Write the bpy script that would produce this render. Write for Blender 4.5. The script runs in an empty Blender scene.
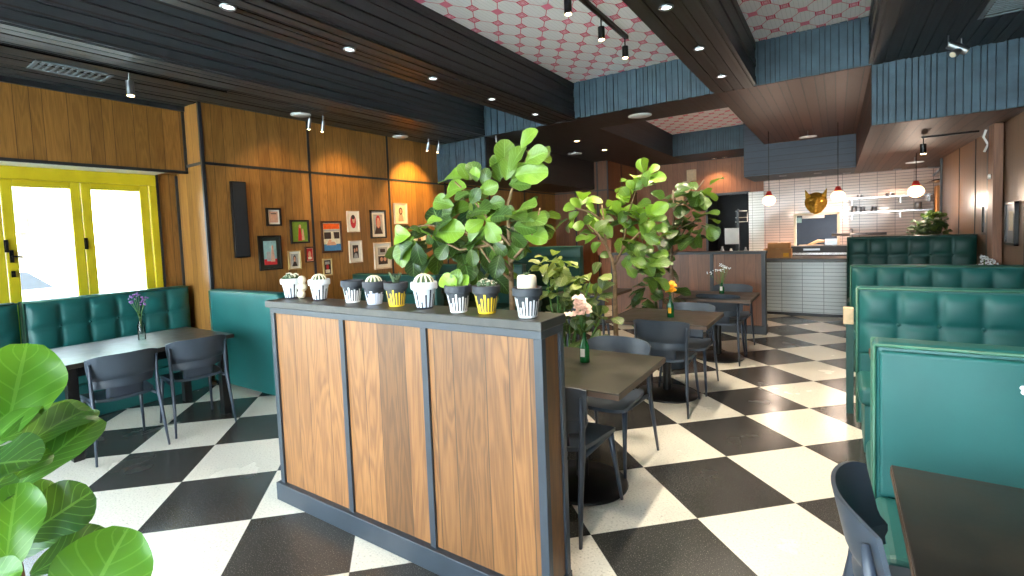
import bpy, math, random
from mathutils import Vector, Matrix
from math import sin, cos, pi
random.seed(7)
sc = bpy.context.scene
C = sc.collection

# ---------------------------------------------------------------- camera
CAM = Vector((0, 0, 1.589))
AR = Vector((0.82126422, 0.56907861, -0.04092218))
AU = Vector((0.00116418, 0.07005274, 0.99754261))
AF = Vector((-0.57054687, 0.81929369, -0.0568693))
cd = bpy.data.cameras.new('camera'); cam = bpy.data.objects.new('camera', cd); C.objects.link(cam)
cd.sensor_width = 36; cd.lens = 496.82 * 36 / 1024
cd.shift_x = (512 - 491.92) / 1024; cd.shift_y = -(288 - 262.07) / 1024
cd.clip_start = 0.05; cd.clip_end = 300
mw = Matrix((AR, AU, -AF)).transposed().to_4x4(); mw.translation = CAM
cam.matrix_world = mw
sc.camera = cam

# ---------------------------------------------------------------- sky, sun, exposure
sc.view_settings.view_transform = 'Standard'; sc.view_settings.look = 'None'
sc.view_settings.gamma = 1; sc.view_settings.use_curve_mapping = False
sc.view_settings.exposure = 1.56
sc.cycles.use_denoising = True
sc.cycles.max_bounces = 7; sc.cycles.diffuse_bounces = 4; sc.cycles.glossy_bounces = 3
sc.cycles.transparent_max_bounces = 8; sc.cycles.sample_clamp_indirect = 6
sc.cycles.caustics_reflective = False; sc.cycles.caustics_refractive = False
W = bpy.data.worlds.new('sky'); sc.world = W; W.use_nodes = True
wn = W.node_tree; wb = wn.nodes['Background']
tc = wn.nodes.new('ShaderNodeTexCoord'); sp = wn.nodes.new('ShaderNodeSeparateXYZ'); cr = wn.nodes.new('ShaderNodeValToRGB')
wn.links.new(tc.outputs['Generated'], sp.inputs[0]); wn.links.new(sp.outputs[2], cr.inputs[0])
cr.color_ramp.elements[0].color = (0.92, 0.96, 1, 1); cr.color_ramp.elements[1].color = (0.55, 0.78, 1, 1)
wn.links.new(cr.outputs[0], wb.inputs[0]); wb.inputs[1].default_value = 7.5
sl = bpy.data.lights.new('sun', 'SUN'); sun = bpy.data.objects.new('sun', sl); C.objects.link(sun)
sl.energy = 16.0; sl.angle = 0.03; sl.color = (1, .95, .85)
sun.rotation_euler = Vector((0.78, 0.42, -0.85)).to_track_quat('-Z', 'Y').to_euler()

def ray(u, v):
    return AF + AR * ((u - 491.92) / 496.82) - AU * ((v - 262.07) / 496.82)
def at_y(u, v, y):
    d = ray(u, v); return CAM + d * (y / d.y)
def at_d(u, v, d):
    return CAM + ray(u, v) * d

# ---------------------------------------------------------------- material nodes
class N:
    def __init__(s, name):
        s.m = bpy.data.materials.new(name); s.m.use_nodes = True
        s.t = s.m.node_tree; s.b = s.t.nodes['Principled BSDF']
    def node(s, typ, **kw):
        n = s.t.nodes.new(typ)
        for k, v in kw.items(): setattr(n, k, v)
        return n
    def put(s, sock, v):
        if isinstance(v, bpy.types.NodeSocket): s.t.links.new(v, sock)
        else: sock.default_value = v
    def f(s, op, a, b=0.0, c=None):
        n = s.node('ShaderNodeMath', operation=op); s.put(n.inputs[0], a); s.put(n.inputs[1], b)
        if c is not None: s.put(n.inputs[2], c)
        return n.outputs[0]
    def xyz(s, v):
        n = s.node('ShaderNodeSeparateXYZ'); s.put(n.inputs[0], v); return n.outputs
    def vec(s, x, y, z=0.0):
        n = s.node('ShaderNodeCombineXYZ')
        for i, k in enumerate((x, y, z)): s.put(n.inputs[i], k)
        return n.outputs[0]
    def pos(s): return s.node('ShaderNodeNewGeometry').outputs['Position']
    def obj(s): return s.node('ShaderNodeTexCoord').outputs['Object']
    def uv(s): return s.node('ShaderNodeTexCoord').outputs['UV']
    def noise(s, v, scale=5.0, detail=2.0, dist=0.0, rough=.5):
        n = s.node('ShaderNodeTexNoise'); s.put(n.inputs['Vector'], v); n.inputs['Scale'].default_value = scale
        n.inputs['Detail'].default_value = detail; n.inputs['Distortion'].default_value = dist; n.inputs['Roughness'].default_value = rough
        return n.outputs[0]
    def rnd(s, v, dim='1D'):
        n = s.node('ShaderNodeTexWhiteNoise', noise_dimensions=dim); s.put(n.inputs['W' if dim == '1D' else 'Vector'], v); return n.outputs[0]
    def mix(s, f, a, b, mode='MIX'):
        n = s.node('ShaderNodeMix', data_type='RGBA', blend_type=mode)
        s.put(n.inputs[0], f); s.put(n.inputs[6], a); s.put(n.inputs[7], b); return n.outputs[2]
    def ramp(s, f, stops):
        n = s.node('ShaderNodeValToRGB'); s.put(n.inputs[0], f); e = n.color_ramp.elements
        while len(e) < len(stops): e.new(.5)
        for i, (p, c) in enumerate(stops): e[i].position = p; e[i].color = c if len(c) == 4 else (*c, 1)
        return n.outputs[0]
    def bump(s, h, strength=.3, dist=.01):
        n = s.node('ShaderNodeBump'); s.put(n.inputs['Height'], h); n.inputs['Strength'].default_value = strength; n.inputs['Distance'].default_value = dist
        s.t.links.new(n.outputs[0], s.b.inputs['Normal'])
    def out(s, col=None, rough=None, metal=None, spec=None):
        if col is not None: s.put(s.b.inputs['Base Color'], col)
        if rough is not None: s.put(s.b.inputs['Roughness'], rough)
        if metal is not None: s.put(s.b.inputs['Metallic'], metal)
        if spec is not None: s.put(s.b.inputs['Specular IOR Level'], spec)
        return s.m

def lin(r, g, b):
    f = lambda c: ((c / 255 + .055) / 1.055) ** 2.4 if c > 10 else c / 255 / 12.92
    return (f(r), f(g), f(b), 1)
def plain(name, rgb, rough=.5, metal=0.0, var=.12, scale=12.0, bump=0.0, spec=.5):
    n = N(name); c = lin(*rgb)
    ns = n.noise(n.obj(), scale, 4)
    lo = tuple(x * (1 - var) for x in c[:3]) + (1,); hi = tuple(min(1, x * (1 + var)) for x in c[:3]) + (1,)
    col = n.ramp(ns, [(.3, lo), (.7, hi)])
    if bump: n.bump(n.noise(n.obj(), scale * 20, 3), bump, .002)
    return n.out(col, n.f('MULTIPLY_ADD', ns, .12, rough - .06), metal, spec)
def glow(name, rgb, strength):
    n = N(name); c = lin(*rgb); n.b.inputs['Emission Color'].default_value = c; n.b.inputs['Emission Strength'].default_value = strength
    return n.out(c, .4)
def glass(name, tint=(1, 1, 1), rough=0.0):
    n = N(name); t = n.node('ShaderNodeBsdfTransparent'); t.inputs[0].default_value = (*tint, 1)
    g = n.node('ShaderNodeBsdfGlossy'); g.inputs['Roughness'].default_value = rough
    fr = n.node('ShaderNodeFresnel'); fr.inputs[0].default_value = 1.45
    mx = n.node('ShaderNodeMixShader'); n.t.links.new(fr.outputs[0], mx.inputs[0]); n.t.links.new(t.outputs[0], mx.inputs[1]); n.t.links.new(g.outputs[0], mx.inputs[2])
    n.t.links.new(mx.outputs[0], n.t.nodes['Material Output'].inputs[0]); return n.m

def planks(name, c1, c2, width=.13, vertical=True, rough=.35, groove=.03, groove_dark=.35, tone=.35, seed=0.0, spec=.5, mode='xy', grain=1.0, bumpy=.4):
    n = N(name); p = n.xyz(n.pos())
    if mode == 'xy': u = n.f('ADD', p[0], p[1]); al = p[2]
    elif mode == 'xz': u = n.f('ADD', p[0], p[2]); al = p[1]        # boards running along Y
    else: u = n.f('ADD', p[1], p[2]); al = p[0]                      # boards running along X
    u = n.f('ADD', u, seed)
    wob = n.rnd(n.f('FLOOR', n.f('DIVIDE', u, width * 2)))
    v = n.f('DIVIDE', u, width)
    fl = n.f('FLOOR', v); fr = n.f('SUBTRACT', v, fl)
    # shift the joint inside each pair of boards so that widths vary
    half = n.f('FRACT', n.f('DIVIDE', u, width * 2)); j = n.f('MULTIPLY_ADD', wob, .34, .33)
    side = n.f('GREATER_THAN', half, j)
    pid = n.f('ADD', n.f('MULTIPLY', n.f('FLOOR', n.f('DIVIDE', u, width * 2)), 2.0), side)
    r = n.rnd(n.f('ADD', pid, .37))
    d1 = n.f('ABSOLUTE', n.f('SUBTRACT', half, j)); d2 = n.f('SUBTRACT', .5, n.f('ABSOLUTE', n.f('SUBTRACT', half, .5)))
    gm = n.f('LESS_THAN', n.f('MINIMUM', d1, d2), groove * .5)
    gv = n.vec(n.f('MULTIPLY', u, 8.0), n.f('ADD', n.f('MULTIPLY', al, .75), n.f('MULTIPLY', r, 30)), n.f('MULTIPLY', r, 7))
    big = n.noise(gv, 1.0, 3, .6)
    rings = n.f('MULTIPLY_ADD', n.f('SINE', n.f('MULTIPLY', big, 62)), .5, .5)
    fine = n.noise(n.vec(n.f('MULTIPLY', u, 160), n.f('ADD', n.f('MULTIPLY', al, 5), n.f('MULTIPLY', r, 50))), 1.0, 4)
    g = n.f('ADD', n.f('MULTIPLY', rings, .15 * grain), n.f('ADD', n.f('MULTIPLY', fine, .58), n.f('MULTIPLY', big, .3)))
    col = n.ramp(g, [(.15, lin(*c1)), (.85, lin(*c2))])
    tn = n.f('MULTIPLY_ADD', r, tone * 2, 1 - tone)
    col = n.mix(1.0, col, n.vec(tn, tn, tn), 'MULTIPLY')
    col = n.mix(n.f('MULTIPLY', gm, 1 - groove_dark), col, (.012, .008, .006, 1))
    n.bump(n.f('SUBTRACT', n.f('MULTIPLY', g, .12), gm), bumpy, .004)
    return n.out(col, n.f('MULTIPLY_ADD', g, .15, rough), None, spec)

# ---------------------------------------------------------------- materials
MW = planks('warm_wood_wall', (106, 70, 30), (174, 124, 62), .14, rough=.33, groove=.02, tone=.2)
MWB = planks('brown_wood_wall', (92, 56, 36), (140, 92, 62), .13, rough=.35, groove=.02, tone=.16, seed=.3)
MWP = planks('partition_wood', (80, 51, 28), (136, 94, 54), .15, rough=.4, groove=.016, tone=.34, grain=1.8, seed=.62)
MWR = planks('right_wood', (92, 66, 46), (134, 102, 74), .2, rough=.3, groove=.012, tone=.1, seed=.1)
MWK = planks('orange_wood_wall', (112, 68, 44), (158, 104, 72), .15, rough=.4, groove=.02, tone=.16)
MBD = planks('black_boards', (23, 24, 27), (40, 41, 45), .075, rough=.36, groove=.09, groove_dark=.1, tone=.22, mode='xz', grain=.5, bumpy=.8)
MBT = planks('charcoal_boards', (34, 40, 44), (56, 66, 72), .09, rough=.3, groove=.08, groove_dark=.1, tone=.18, mode='xz', grain=.4, bumpy=.8)  # black boards made paler and bluer to imitate daylight from the windows
MBR = planks('brown_boards', (54, 33, 24), (82, 51, 37), .11, rough=.42, groove=.06, groove_dark=.2, tone=.3, mode='xz', grain=.8, bumpy=.7)
MBB = planks('blue_black_boards', (48, 60, 74), (66, 80, 96), .12, rough=.5, groove=.03, tone=.1, mode='yz', grain=.8)
FIN = plain('blue_batten', (58, 80, 94), .55, var=.25, scale=6, bump=.2)
FIND = plain('blue_batten_back', (30, 42, 52), .7)
BLK = plain('black_trim', (38, 42, 48), .45, var=.1)
NAVY = plain('charcoal_blue_paint', (46, 54, 63), .42, var=.12, scale=9)
TOPM = plain('slab_top', (50, 49, 46), .4, var=.25, scale=25)
TEAL = plain('teal_leather', (22, 92, 90), .48, var=.08, scale=5, bump=.15)
TEALD = plain('dark_teal_leather', (15, 68, 62), .5, var=.08, scale=5, bump=.15)
PIPE = plain('teal_piping', (60, 110, 90), .45)
CHAIR = plain('slate_chair', (56, 66, 78), .42, var=.08, scale=8)
CHAIRD = plain('slate_chair_leg', (46, 56, 70), .4, var=.06)
METAL = plain('black_metal', (20, 20, 22), .32, .3)
STEEL = plain('steel', (190, 192, 195), .25, 1.0, var=.05)
CHROME = plain('brushed_nickel', (150, 155, 160), .3, .9)
YEL = plain('yellow_paint', (212, 190, 34), .4, var=.1, scale=5)
WHITE = plain('white_paint', (230, 228, 222), .4, var=.04)
CREAM = plain('cream', (224, 214, 190), .6, var=.06)
PALE = plain('pale_wood', (214, 184, 144), .45, var=.12, scale=20)
CARD = plain('cardboard', (192, 138, 84), .75, var=.08)
TAPE = plain('orange_sticker', (250, 180, 20), .6)
TERRA = plain('terracotta', (186, 104, 70), .8)
SOIL = plain('soil', (70, 48, 36), .95, var=.4, scale=60, bump=.6)
BARK = plain('bark', (128, 104, 76), .8, var=.3, scale=40, bump=.7)
BARKD = plain('dark_bark', (110, 94, 76), .8, var=.3, scale=40, bump=.7)
GOLD = plain('gold', (198, 158, 62), .38, .75, var=.3, scale=14)
GLASS = glass('window_glass', (.97, 1, .99))
BGREEN = plain('green_bottle_glass', (14, 92, 44), .08, var=.1)
CLEAR = glass('vase_glass', (.86, .95, .9), .02)
LAMPW = glow('warm_lamp', (255, 214, 150), 14)
LAMPC = glow('daylight_lamp', (235, 245, 255), 2.2)
LAMPO = glow('pendant_globe', (255, 200, 140), 2.2)
DISC = plain('white_disc', (225, 232, 236), .4, var=.03)
VENTM = plain('grey_vent', (120, 132, 140), .5)
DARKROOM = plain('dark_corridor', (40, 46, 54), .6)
PINKF = plain('pink_petal', (240, 206, 190), .6, var=.1, scale=40)
YELF = plain('yellow_petal', (255, 176, 20), .6, var=.15, scale=60)
WHITEF = plain('white_petal', (236, 238, 240), .6)
VIOF = plain('violet_petal', (120, 84, 150), .6)
STEM = plain('green_stem', (74, 120, 50), .6)
ASPH = plain('pavement', (205, 206, 202), .8, scale=3)

def two_tone_table():
    n = N('table_laminate'); p = n.obj()
    a = n.noise(p, 7, 5, .5); b = n.noise(p, 60, 2)
    col = n.ramp(n.f('ADD', n.f('MULTIPLY', a, .8), n.f('MULTIPLY', b, .2)), [(.3, lin(28, 27, 26)), (.7, lin(54, 48, 40))])
    return n.out(col, n.f('MULTIPLY_ADD', a, .25, .22))
TABLE = two_tone_table()
EDGE = plain('table_edge', (84, 66, 54), .5)

def floor_mat():
    n = N('checker_vinyl'); p = n.xyz(n.pos()); s = math.sqrt(.5) / .61
    tx = n.f('ADD', n.f('MULTIPLY', n.f('ADD', p[0], p[1]), s), 20 - 1.4632)
    ty = n.f('ADD', n.f('MULTIPLY', n.f('SUBTRACT', p[1], p[0]), s), 20 - 3.9132)
    ck = n.node('ShaderNodeTexChecker'); n.put(ck.inputs['Vector'], n.vec(tx, ty, .5)); ck.inputs['Scale'].default_value = 1
    m = ck.outputs['Fac']
    P = n.pos()
    sp = n.noise(P, 90, 3, .3); sp2 = n.noise(P, 170, 2); cl = n.noise(P, 2.5, 5, .4)
    w = n.ramp(sp, [(.28, lin(178, 172, 160)), (.4, lin(222, 216, 202)), (.75, lin(236, 231, 217))])
    d = n.ramp(sp2, [(.55, lin(50, 49, 48)), (.62, lin(62, 60, 57)), (.70, lin(128, 124, 116))])
    d = n.mix(n.f('MULTIPLY', cl, .3), d, lin(84, 82, 78))
    fx = n.f('ABSOLUTE', n.f('SUBTRACT', n.f('FRACT', tx), .5)); fy = n.f('ABSOLUTE', n.f('SUBTRACT', n.f('FRACT', ty), .5))
    sm = n.f('GREATER_THAN', n.f('MAXIMUM', fx, fy), .4965)
    col = n.mix(m, w, d)
    col = n.mix(n.f('MULTIPLY', sm, .45), col, lin(80, 74, 66))
    n.bump(n.noise(P, 3, 2), .03, .01)
    return n.out(col, n.f('MULTIPLY_ADD', cl, .22, .13), None, .55)
def FLIP(n, m): return n.f('SUBTRACT', 1.0, m)
FLOOR = floor_mat()

def wallpaper(name, base, line, fill, a=.14, b=.215):
    n = N(name); p = n.xyz(n.pos())
    x = n.f('DIVIDE', p[0], a * 2); y = n.f('DIVIDE', p[1], b)
    A = n.f('ADD', x, n.f('MULTIPLY', y, .5)); B = n.f('SUBTRACT', x, n.f('MULTIPLY', y, .5))
    ra = n.f('ROUND', A); rb = n.f('ROUND', B)
    sa = n.f('SUBTRACT', A, ra); sb = n.f('SUBTRACT', B, rb)
    dp = n.f('ABSOLUTE', n.f('MULTIPLY', n.f('ADD', sa, sb), .5)); dq = n.f('ABSOLUTE', n.f('SUBTRACT', sa, sb))
    ln = n.f('MAXIMUM', n.f('LESS_THAN', n.f('ABSOLUTE', sa), .018), n.f('LESS_THAN', n.f('ABSOLUTE', sb), .018))
    sq = n.f('MAXIMUM', n.f('DIVIDE', dp, .15), n.f('DIVIDE', dq, .26))
    ins = n.f('LESS_THAN', sq, 1.0); bor = n.f('MULTIPLY', ins, n.f('GREATER_THAN', sq, .74))
    inn = n.f('MULTIPLY', n.f('LESS_THAN', sq, .55), n.f('GREATER_THAN', sq, .35))
    r = n.rnd(n.vec(ra, rb, 0.0), '2D'); solid = n.f('MULTIPLY', ins, n.f('GREATER_THAN', r, .8))
    st = n.f('LESS_THAN', n.f('FRACT', n.f('MULTIPLY', p[0], 26)), .12)
    bc = n.mix(n.f('MULTIPLY', st, .25), lin(*base), lin(150, 150, 156))
    col = n.mix(n.f('MULTIPLY', ln, .8), bc, lin(*line))
    col = n.mix(n.f('MULTIPLY', ins, 1.0), col, lin(*fill[0]))
    col = n.mix(n.f('MAXIMUM', bor, n.f('MULTIPLY', inn, .7)), col, lin(*line))
    col = n.mix(solid, col, lin(*fill[1]))
    return n.out(col, .6)
PAPER = wallpaper('pink_wallpaper', (240, 236, 240), (214, 44, 96), ((240, 180, 200), (236, 130, 160)))

def tiles(name, c1, c2, mortar, w=.3, h=.061, rough=.12):
    n = N(name); p = n.xyz(n.pos())
    br = n.node('ShaderNodeTexBrick'); br.offset = 0; br.squash = 1
    n.put(br.inputs['Vector'], n.vec(n.f('ADD', p[0], p[1]), p[2]))
    for k, v in (('Color1', lin(*c1)), ('Color2', lin(*c2)), ('Mortar', lin(*mortar))): br.inputs[k].default_value = v
    br.inputs['Scale'].default_value = 1; br.inputs['Mortar Size'].default_value = .0035; br.inputs['Brick Width'].default_value = w; br.inputs['Row Height'].default_value = h
    br.inputs['Mortar Smooth'].default_value = .1
    n.bump(n.f('ADD', n.f('MULTIPLY', br.outputs['Fac'], -1.0), n.f('MULTIPLY', n.noise(n.pos(), 4, 2), .4)), .25, .003)
    return n.out(br.outputs['Color'], n.f('MULTIPLY_ADD', br.outputs['Fac'], .5, rough))
TILE = tiles('kitchen_tile', (226, 206, 196), (216, 196, 186), (96, 92, 92), rough=.12)  # white tile with the pink of the warm kitchen light put into its colour
TILEW = tiles('counter_tile', (224, 230, 228), (214, 222, 220), (110, 120, 122))

def leaf_mat(name, dark, light, vein, trans=.35):
    n = N(name); uvx = n.xyz(n.uv()); u = uvx[0]; v = uvx[1]
    at = n.node('ShaderNodeAttribute', attribute_name='tone'); tone = at.outputs['Fac']
    au = n.f('ABSOLUTE', n.f('SUBTRACT', u, .5))
    mid = n.f('LESS_THAN', au, .022)
    sv = n.f('ABSOLUTE', n.f('SUBTRACT', n.f('FRACT', n.f('SUBTRACT', n.f('MULTIPLY', v, 7.0), n.f('MULTIPLY', au, 5.0))), .5))
    side = n.f('LESS_THAN', sv, .06)
    vm = n.f('MAXIMUM', mid, n.f('MULTIPLY', side, .7))
    base = n.mix(tone, lin(*dark), lin(*light))
    base = n.mix(n.f('MULTIPLY', n.noise(n.obj(), 14, 3), .35), base, lin(*[int(c * .7) for c in dark]))
    col = n.mix(n.f('MULTIPLY', vm, .5), base, lin(*vein))
    n.bump(n.f('SUBTRACT', 0.0, vm), .35, .004)
    n.out(col, .36)
    tr = n.node('ShaderNodeBsdfTranslucent'); n.put(tr.inputs[0], n.mix(.5, col, lin(170, 220, 60)))
    mx = n.node('ShaderNodeMixShader'); mx.inputs[0].default_value = trans
    n.t.links.new(n.b.outputs[0], mx.inputs[1]); n.t.links.new(tr.outputs[0], mx.inputs[2])
    n.t.links.new(mx.outputs[0], n.t.nodes['Material Output'].inputs[0]); return n.m
LEAF = leaf_mat('fig_leaf', (10, 44, 28), (150, 194, 62), (140, 182, 104), .18)
LEAFB = leaf_mat('fig_leaf_foreground', (22, 66, 30), (100, 164, 40), (120, 172, 74), .25)
LEAFV = leaf_mat('variegated_leaf', (18, 54, 30), (176, 190, 100), (220, 222, 160), .25)

def pot_mat(name, base, drip, zlo=.04, zhi=.082, n_str=20, cover=.42):
    n = N(name); p = n.xyz(n.obj())
    ang = n.f('MULTIPLY', n.f('ADD', n.f('ARCTAN2', p[1], p[0]), pi), n_str / (2 * pi))
    r = n.rnd(n.f('FLOOR', ang)); w = n.f('ABSOLUTE', n.f('SUBTRACT', n.f('FRACT', ang), .5))
    h = n.f('MULTIPLY_ADD', r, zhi - zlo, zlo)
    m = n.f('MULTIPLY', n.f('LESS_THAN', p[2], h), n.f('LESS_THAN', w, cover * .65))
    m = n.f('MAXIMUM', m, n.f('LESS_THAN', p[2], zlo * .22))
    return n.out(n.mix(m, lin(*base), lin(*drip)), .6)

# ---------------------------------------------------------------- mesh builder
class M:
    def __init__(s): s.v = []; s.f = []; s.mi = []; s.uv = []; s.tone = []
    def add(s, vs, fs, mi=0, uv=None, tone=0.0):
        b = len(s.v); s.v += [tuple(v) for v in vs]; s.f += [tuple(b + i for i in f) for f in fs]; s.mi += [mi] * len(fs)
        s.uv += (uv if uv else [(0, 0)] * len(vs)); s.tone += [tone] * len(vs); return s
    def box(s, x0, x1, y0, y1, z0, z1, mi=0):
        vs = [(x, y, z) for z in (z0, z1) for y in (y0, y1) for x in (x0, x1)]
        return s.add(vs, [(0, 2, 3, 1), (4, 5, 7, 6), (0, 1, 5, 4), (2, 6, 7, 3), (0, 4, 6, 2), (1, 3, 7, 5)], mi)
    def hexa(s, lo, hi, mi=0):        # lo, hi: four corner points each, same order
        vs = list(lo) + list(hi)
        return s.add(vs, [(3, 2, 1, 0), (4, 5, 6, 7)] + [(i, (i + 1) % 4, 4 + (i + 1) % 4, 4 + i) for i in range(4)], mi)
    def prism(s, pts, fn0, fn1, mi=0):
        n = len(pts); vs = [fn0(p) for p in pts] + [fn1(p) for p in pts]
        return s.add(vs, [tuple(range(n))[::-1], tuple(range(n, 2 * n))] + [(i, (i + 1) % n, n + (i + 1) % n, n + i) for i in range(n)], mi)
    def tube(s, pts, rad, n=8, mi=0, cap=True, sy=1.0):
        pts = [Vector(p) for p in pts]; k = len(pts); rad = rad if isinstance(rad, (list, tuple)) else [rad] * k
        vs = []; ref = None
        for i, p in enumerate(pts):
            d = (pts[min(i + 1, k - 1)] - pts[max(i - 1, 0)]).normalized()
            if ref is None:
                ref = Vector((0, 0, 1)) if abs(d.z) < .9 else Vector((0, 1, 0))
            a = (ref - d * ref.dot(d)).normalized(); ref = a; b = d.cross(a)
            for j in range(n):
                t = 2 * pi * j / n; vs.append(p + (a * cos(t) + b * sin(t) * sy) * rad[i])
        fs = [(i * n + j, i * n + (j + 1) % n, (i + 1) * n + (j + 1) % n, (i + 1) * n + j) for i in range(k - 1) for j in range(n)]
        if cap: fs += [tuple(range(n))[::-1], tuple(range((k - 1) * n, k * n))]
        return s.add(vs, fs, mi)
    def lathe(s, prof, c=(0, 0, 0), n=24, mi=0, axis=None, rib=None):
        vs = []
        for r, z in prof:
            for j in range(n):
                t = 2 * pi * j / n; rr = r * (1 + (rib[1] * cos(rib[0] * t) if rib else 0))
                vs.append(Vector((rr * cos(t), rr * sin(t), z)))
        if axis is not None:
            q = Vector((0, 0, 1)).rotation_difference(Vector(axis)); vs = [q @ v for v in vs]
        vs = [v + Vector(c) for v in vs]; k = len(prof)
        fs = [(i * n + j, i * n + (j + 1) % n, (i + 1) * n + (j + 1) % n, (i + 1) * n + j) for i in range(k - 1) for j in range(n)]
        if prof[0][0] > 1e-5: fs.append(tuple(range(n))[::-1])
        if prof[-1][0] > 1e-5: fs.append(tuple(range((k - 1) * n, k * n)))
        return s.add(vs, fs, mi)
    def ball(s, c, r, n=12, m=8, sc=(1, 1, 1), mi=0):
        vs = []; 
        for i in range(m + 1):
            a = -pi / 2 + pi * i / m
            for j in range(n):
                t = 2 * pi * j / n; vs.append((c[0] + r * sc[0] * cos(a) * cos(t), c[1] + r * sc[1] * cos(a) * sin(t), c[2] + r * sc[2] * sin(a)))
        fs = [(i * n + j, i * n + (j + 1) % n, (i + 1) * n + (j + 1) % n, (i + 1) * n + j) for i in range(m) for j in range(n)]
        return s.add(vs, fs, mi)
    def grid(s, fn, nu, nv, mi=0, thick=None):
        vs = [Vector(fn(i / nu, j / nv)) for j in range(nv + 1) for i in range(nu + 1)]
        w = nu + 1
        fs = [(j * w + i, j * w + i + 1, (j + 1) * w + i + 1, (j + 1) * w + i) for j in range(nv) for i in range(nu)]
        if thick is not None:
            k = len(vs); t = Vector(thick)
            vs = vs + [v + t for v in vs]
            fs = fs + [tuple(k + a for a in f)[::-1] for f in fs]
            ed = [(i, i + 1) for i in range(nu)] + [(i * w + nu, (i + 1) * w + nu) for i in range(nv)]
            ed += [(nv * w + i + 1, nv * w + i) for i in range(nu)] + [((i + 1) * w, i * w) for i in range(nv)]
            fs += [(b, a, a + k, b + k) for a, b in ed]
        return s.add(vs, fs, mi)
    def shift(s, d, start=0):
        for i in range(start, len(s.v)): s.v[i] = tuple(s.v[i][k] + d[k] for k in range(3))
        return s
    def build(s, name, mat, parent=None, smooth=False, bevel=0, seg=2, world=False, subsurf=0, solid=0):
        me = bpy.data.meshes.new(name)
        if world and parent is not None:
            o = parent; d = Vector((0, 0, 0))
            while o is not None: d += o.location; o = o.parent
            s.shift(-d)
        me.from_pydata(s.v, [], s.f)
        mats = mat if isinstance(mat, (list, tuple)) else [mat]
        for m in mats: me.materials.append(m)
        me.polygons.foreach_set('material_index', s.mi)
        if any(u != (0, 0) for u in s.uv):
            l = me.uv_layers.new(name='uv')
            for lp in me.loops: l.data[lp.index].uv = s.uv[lp.vertex_index]
            a = me.attributes.new('tone', 'FLOAT', 'POINT'); a.data.foreach_set('value', s.tone)
        me.validate(); me.update()
        import bmesh
        if not any(u != (0, 0) for u in s.uv):
            bm = bmesh.new(); bm.from_mesh(me); bmesh.ops.recalc_face_normals(bm, faces=bm.faces); bm.to_mesh(me); bm.free()
        if smooth: me.polygons.foreach_set('use_smooth', [True] * len(me.polygons))
        o = bpy.data.objects.new(name, me); C.objects.link(o)
        if parent is not None: o.parent = parent
        if solid:
            m = o.modifiers.new('solid', 'SOLIDIFY'); m.thickness = solid; m.offset = 0
        if bevel:
            m = o.modifiers.new('bevel', 'BEVEL'); m.width = bevel; m.segments = seg; m.limit_method = 'ANGLE'; m.angle_limit = .6
        if subsurf:
            m = o.modifiers.new('sub', 'SUBSURF'); m.levels = subsurf; m.render_levels = subsurf
        return o

def tag(o, label=None, cat=None, group=None, kind=None):
    if label: o['label'] = label
    if cat: o['category'] = cat
    if group: o['group'] = group
    if kind: o['kind'] = kind
    return o
def empty(name, loc, label, cat, group=None, rz=0):
    o = bpy.data.objects.new(name, None); C.objects.link(o); o.location = loc; o.rotation_euler = (0, 0, rz); o.empty_display_size = .1
    return tag(o, label, cat, group)
def copy_tree(o, parent=None):
    c = o.copy(); C.objects.link(c)
    if parent is not None: c.parent = parent
    for ch in list(o.children):
        copy_tree(ch, c)
    return c
def struct(name, mb, mat, **k):
    o = mb.build(name, mat, **k); o['kind'] = 'structure'; return o

# ================================================================ SETTING
ZB, ZC, ZL = 3.2, 3.7, 2.57
XL, XW, XR = -5.85, -6.5, 1.5
Y0, Y1 = -3.0, 13.4
struct('floor', M().box(XW - .1, XR + .1, Y0 - .1, Y1 + 2.2, -.12, 0), FLOOR)
# picture wall and its black seams
struct('wall_left', M().box(XW - .1, XL, 2.8, Y1, 0, ZB + .6), MW)
m = M(); m.box(XL, XL + .012, 2.8, 11.3, 2.50, 2.53)
for y in (4.18, 5.62, 7.0, 8.4, 9.8): m.box(XL, XL + .012, y - .015, y + .015, 0, ZB)
m.box(XL - .02, XL + .014, 2.785, 2.82, 0, ZB); m.box(XW + .02, XL, 2.785, 2.8, 2.50, 2.53)
struct('trim_1', m, BLK)
struct('wall_back', M().box(XL - .1, -4.45, 11.3, Y1 + .1, 0, ZB + .6), MWB)
m = M(); m.box(XL, -4.44, 11.285, 11.3, 2.50, 2.53); m.box(-4.45, -4.438, 11.3, Y1, 2.50, 2.53)
for x in (-5.3, -4.72, -4.46): m.box(x, x + .03, 11.285, 11.3, 0, ZB)
m.box(-4.45, -4.438, 12.2, 12.23, 0, ZB)
struct('trim_2', m, BLK)
m = M(); m.box(-4.45, -2.68, Y1, Y1 + .1, 0, 3.9); m.box(-2.68, -1.42, Y1, Y1 + .1, 2.33, 3.9)
struct('wall_kitchen', m, MWK)
m = M(); m.box(-2.70, -1.72, Y1 - .03, Y1, 2.3, 2.36); m.box(-2.71, -2.66, Y1 - .03, Y1, 0, 2.36)
struct('trim_3', m, NAVY)
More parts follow.
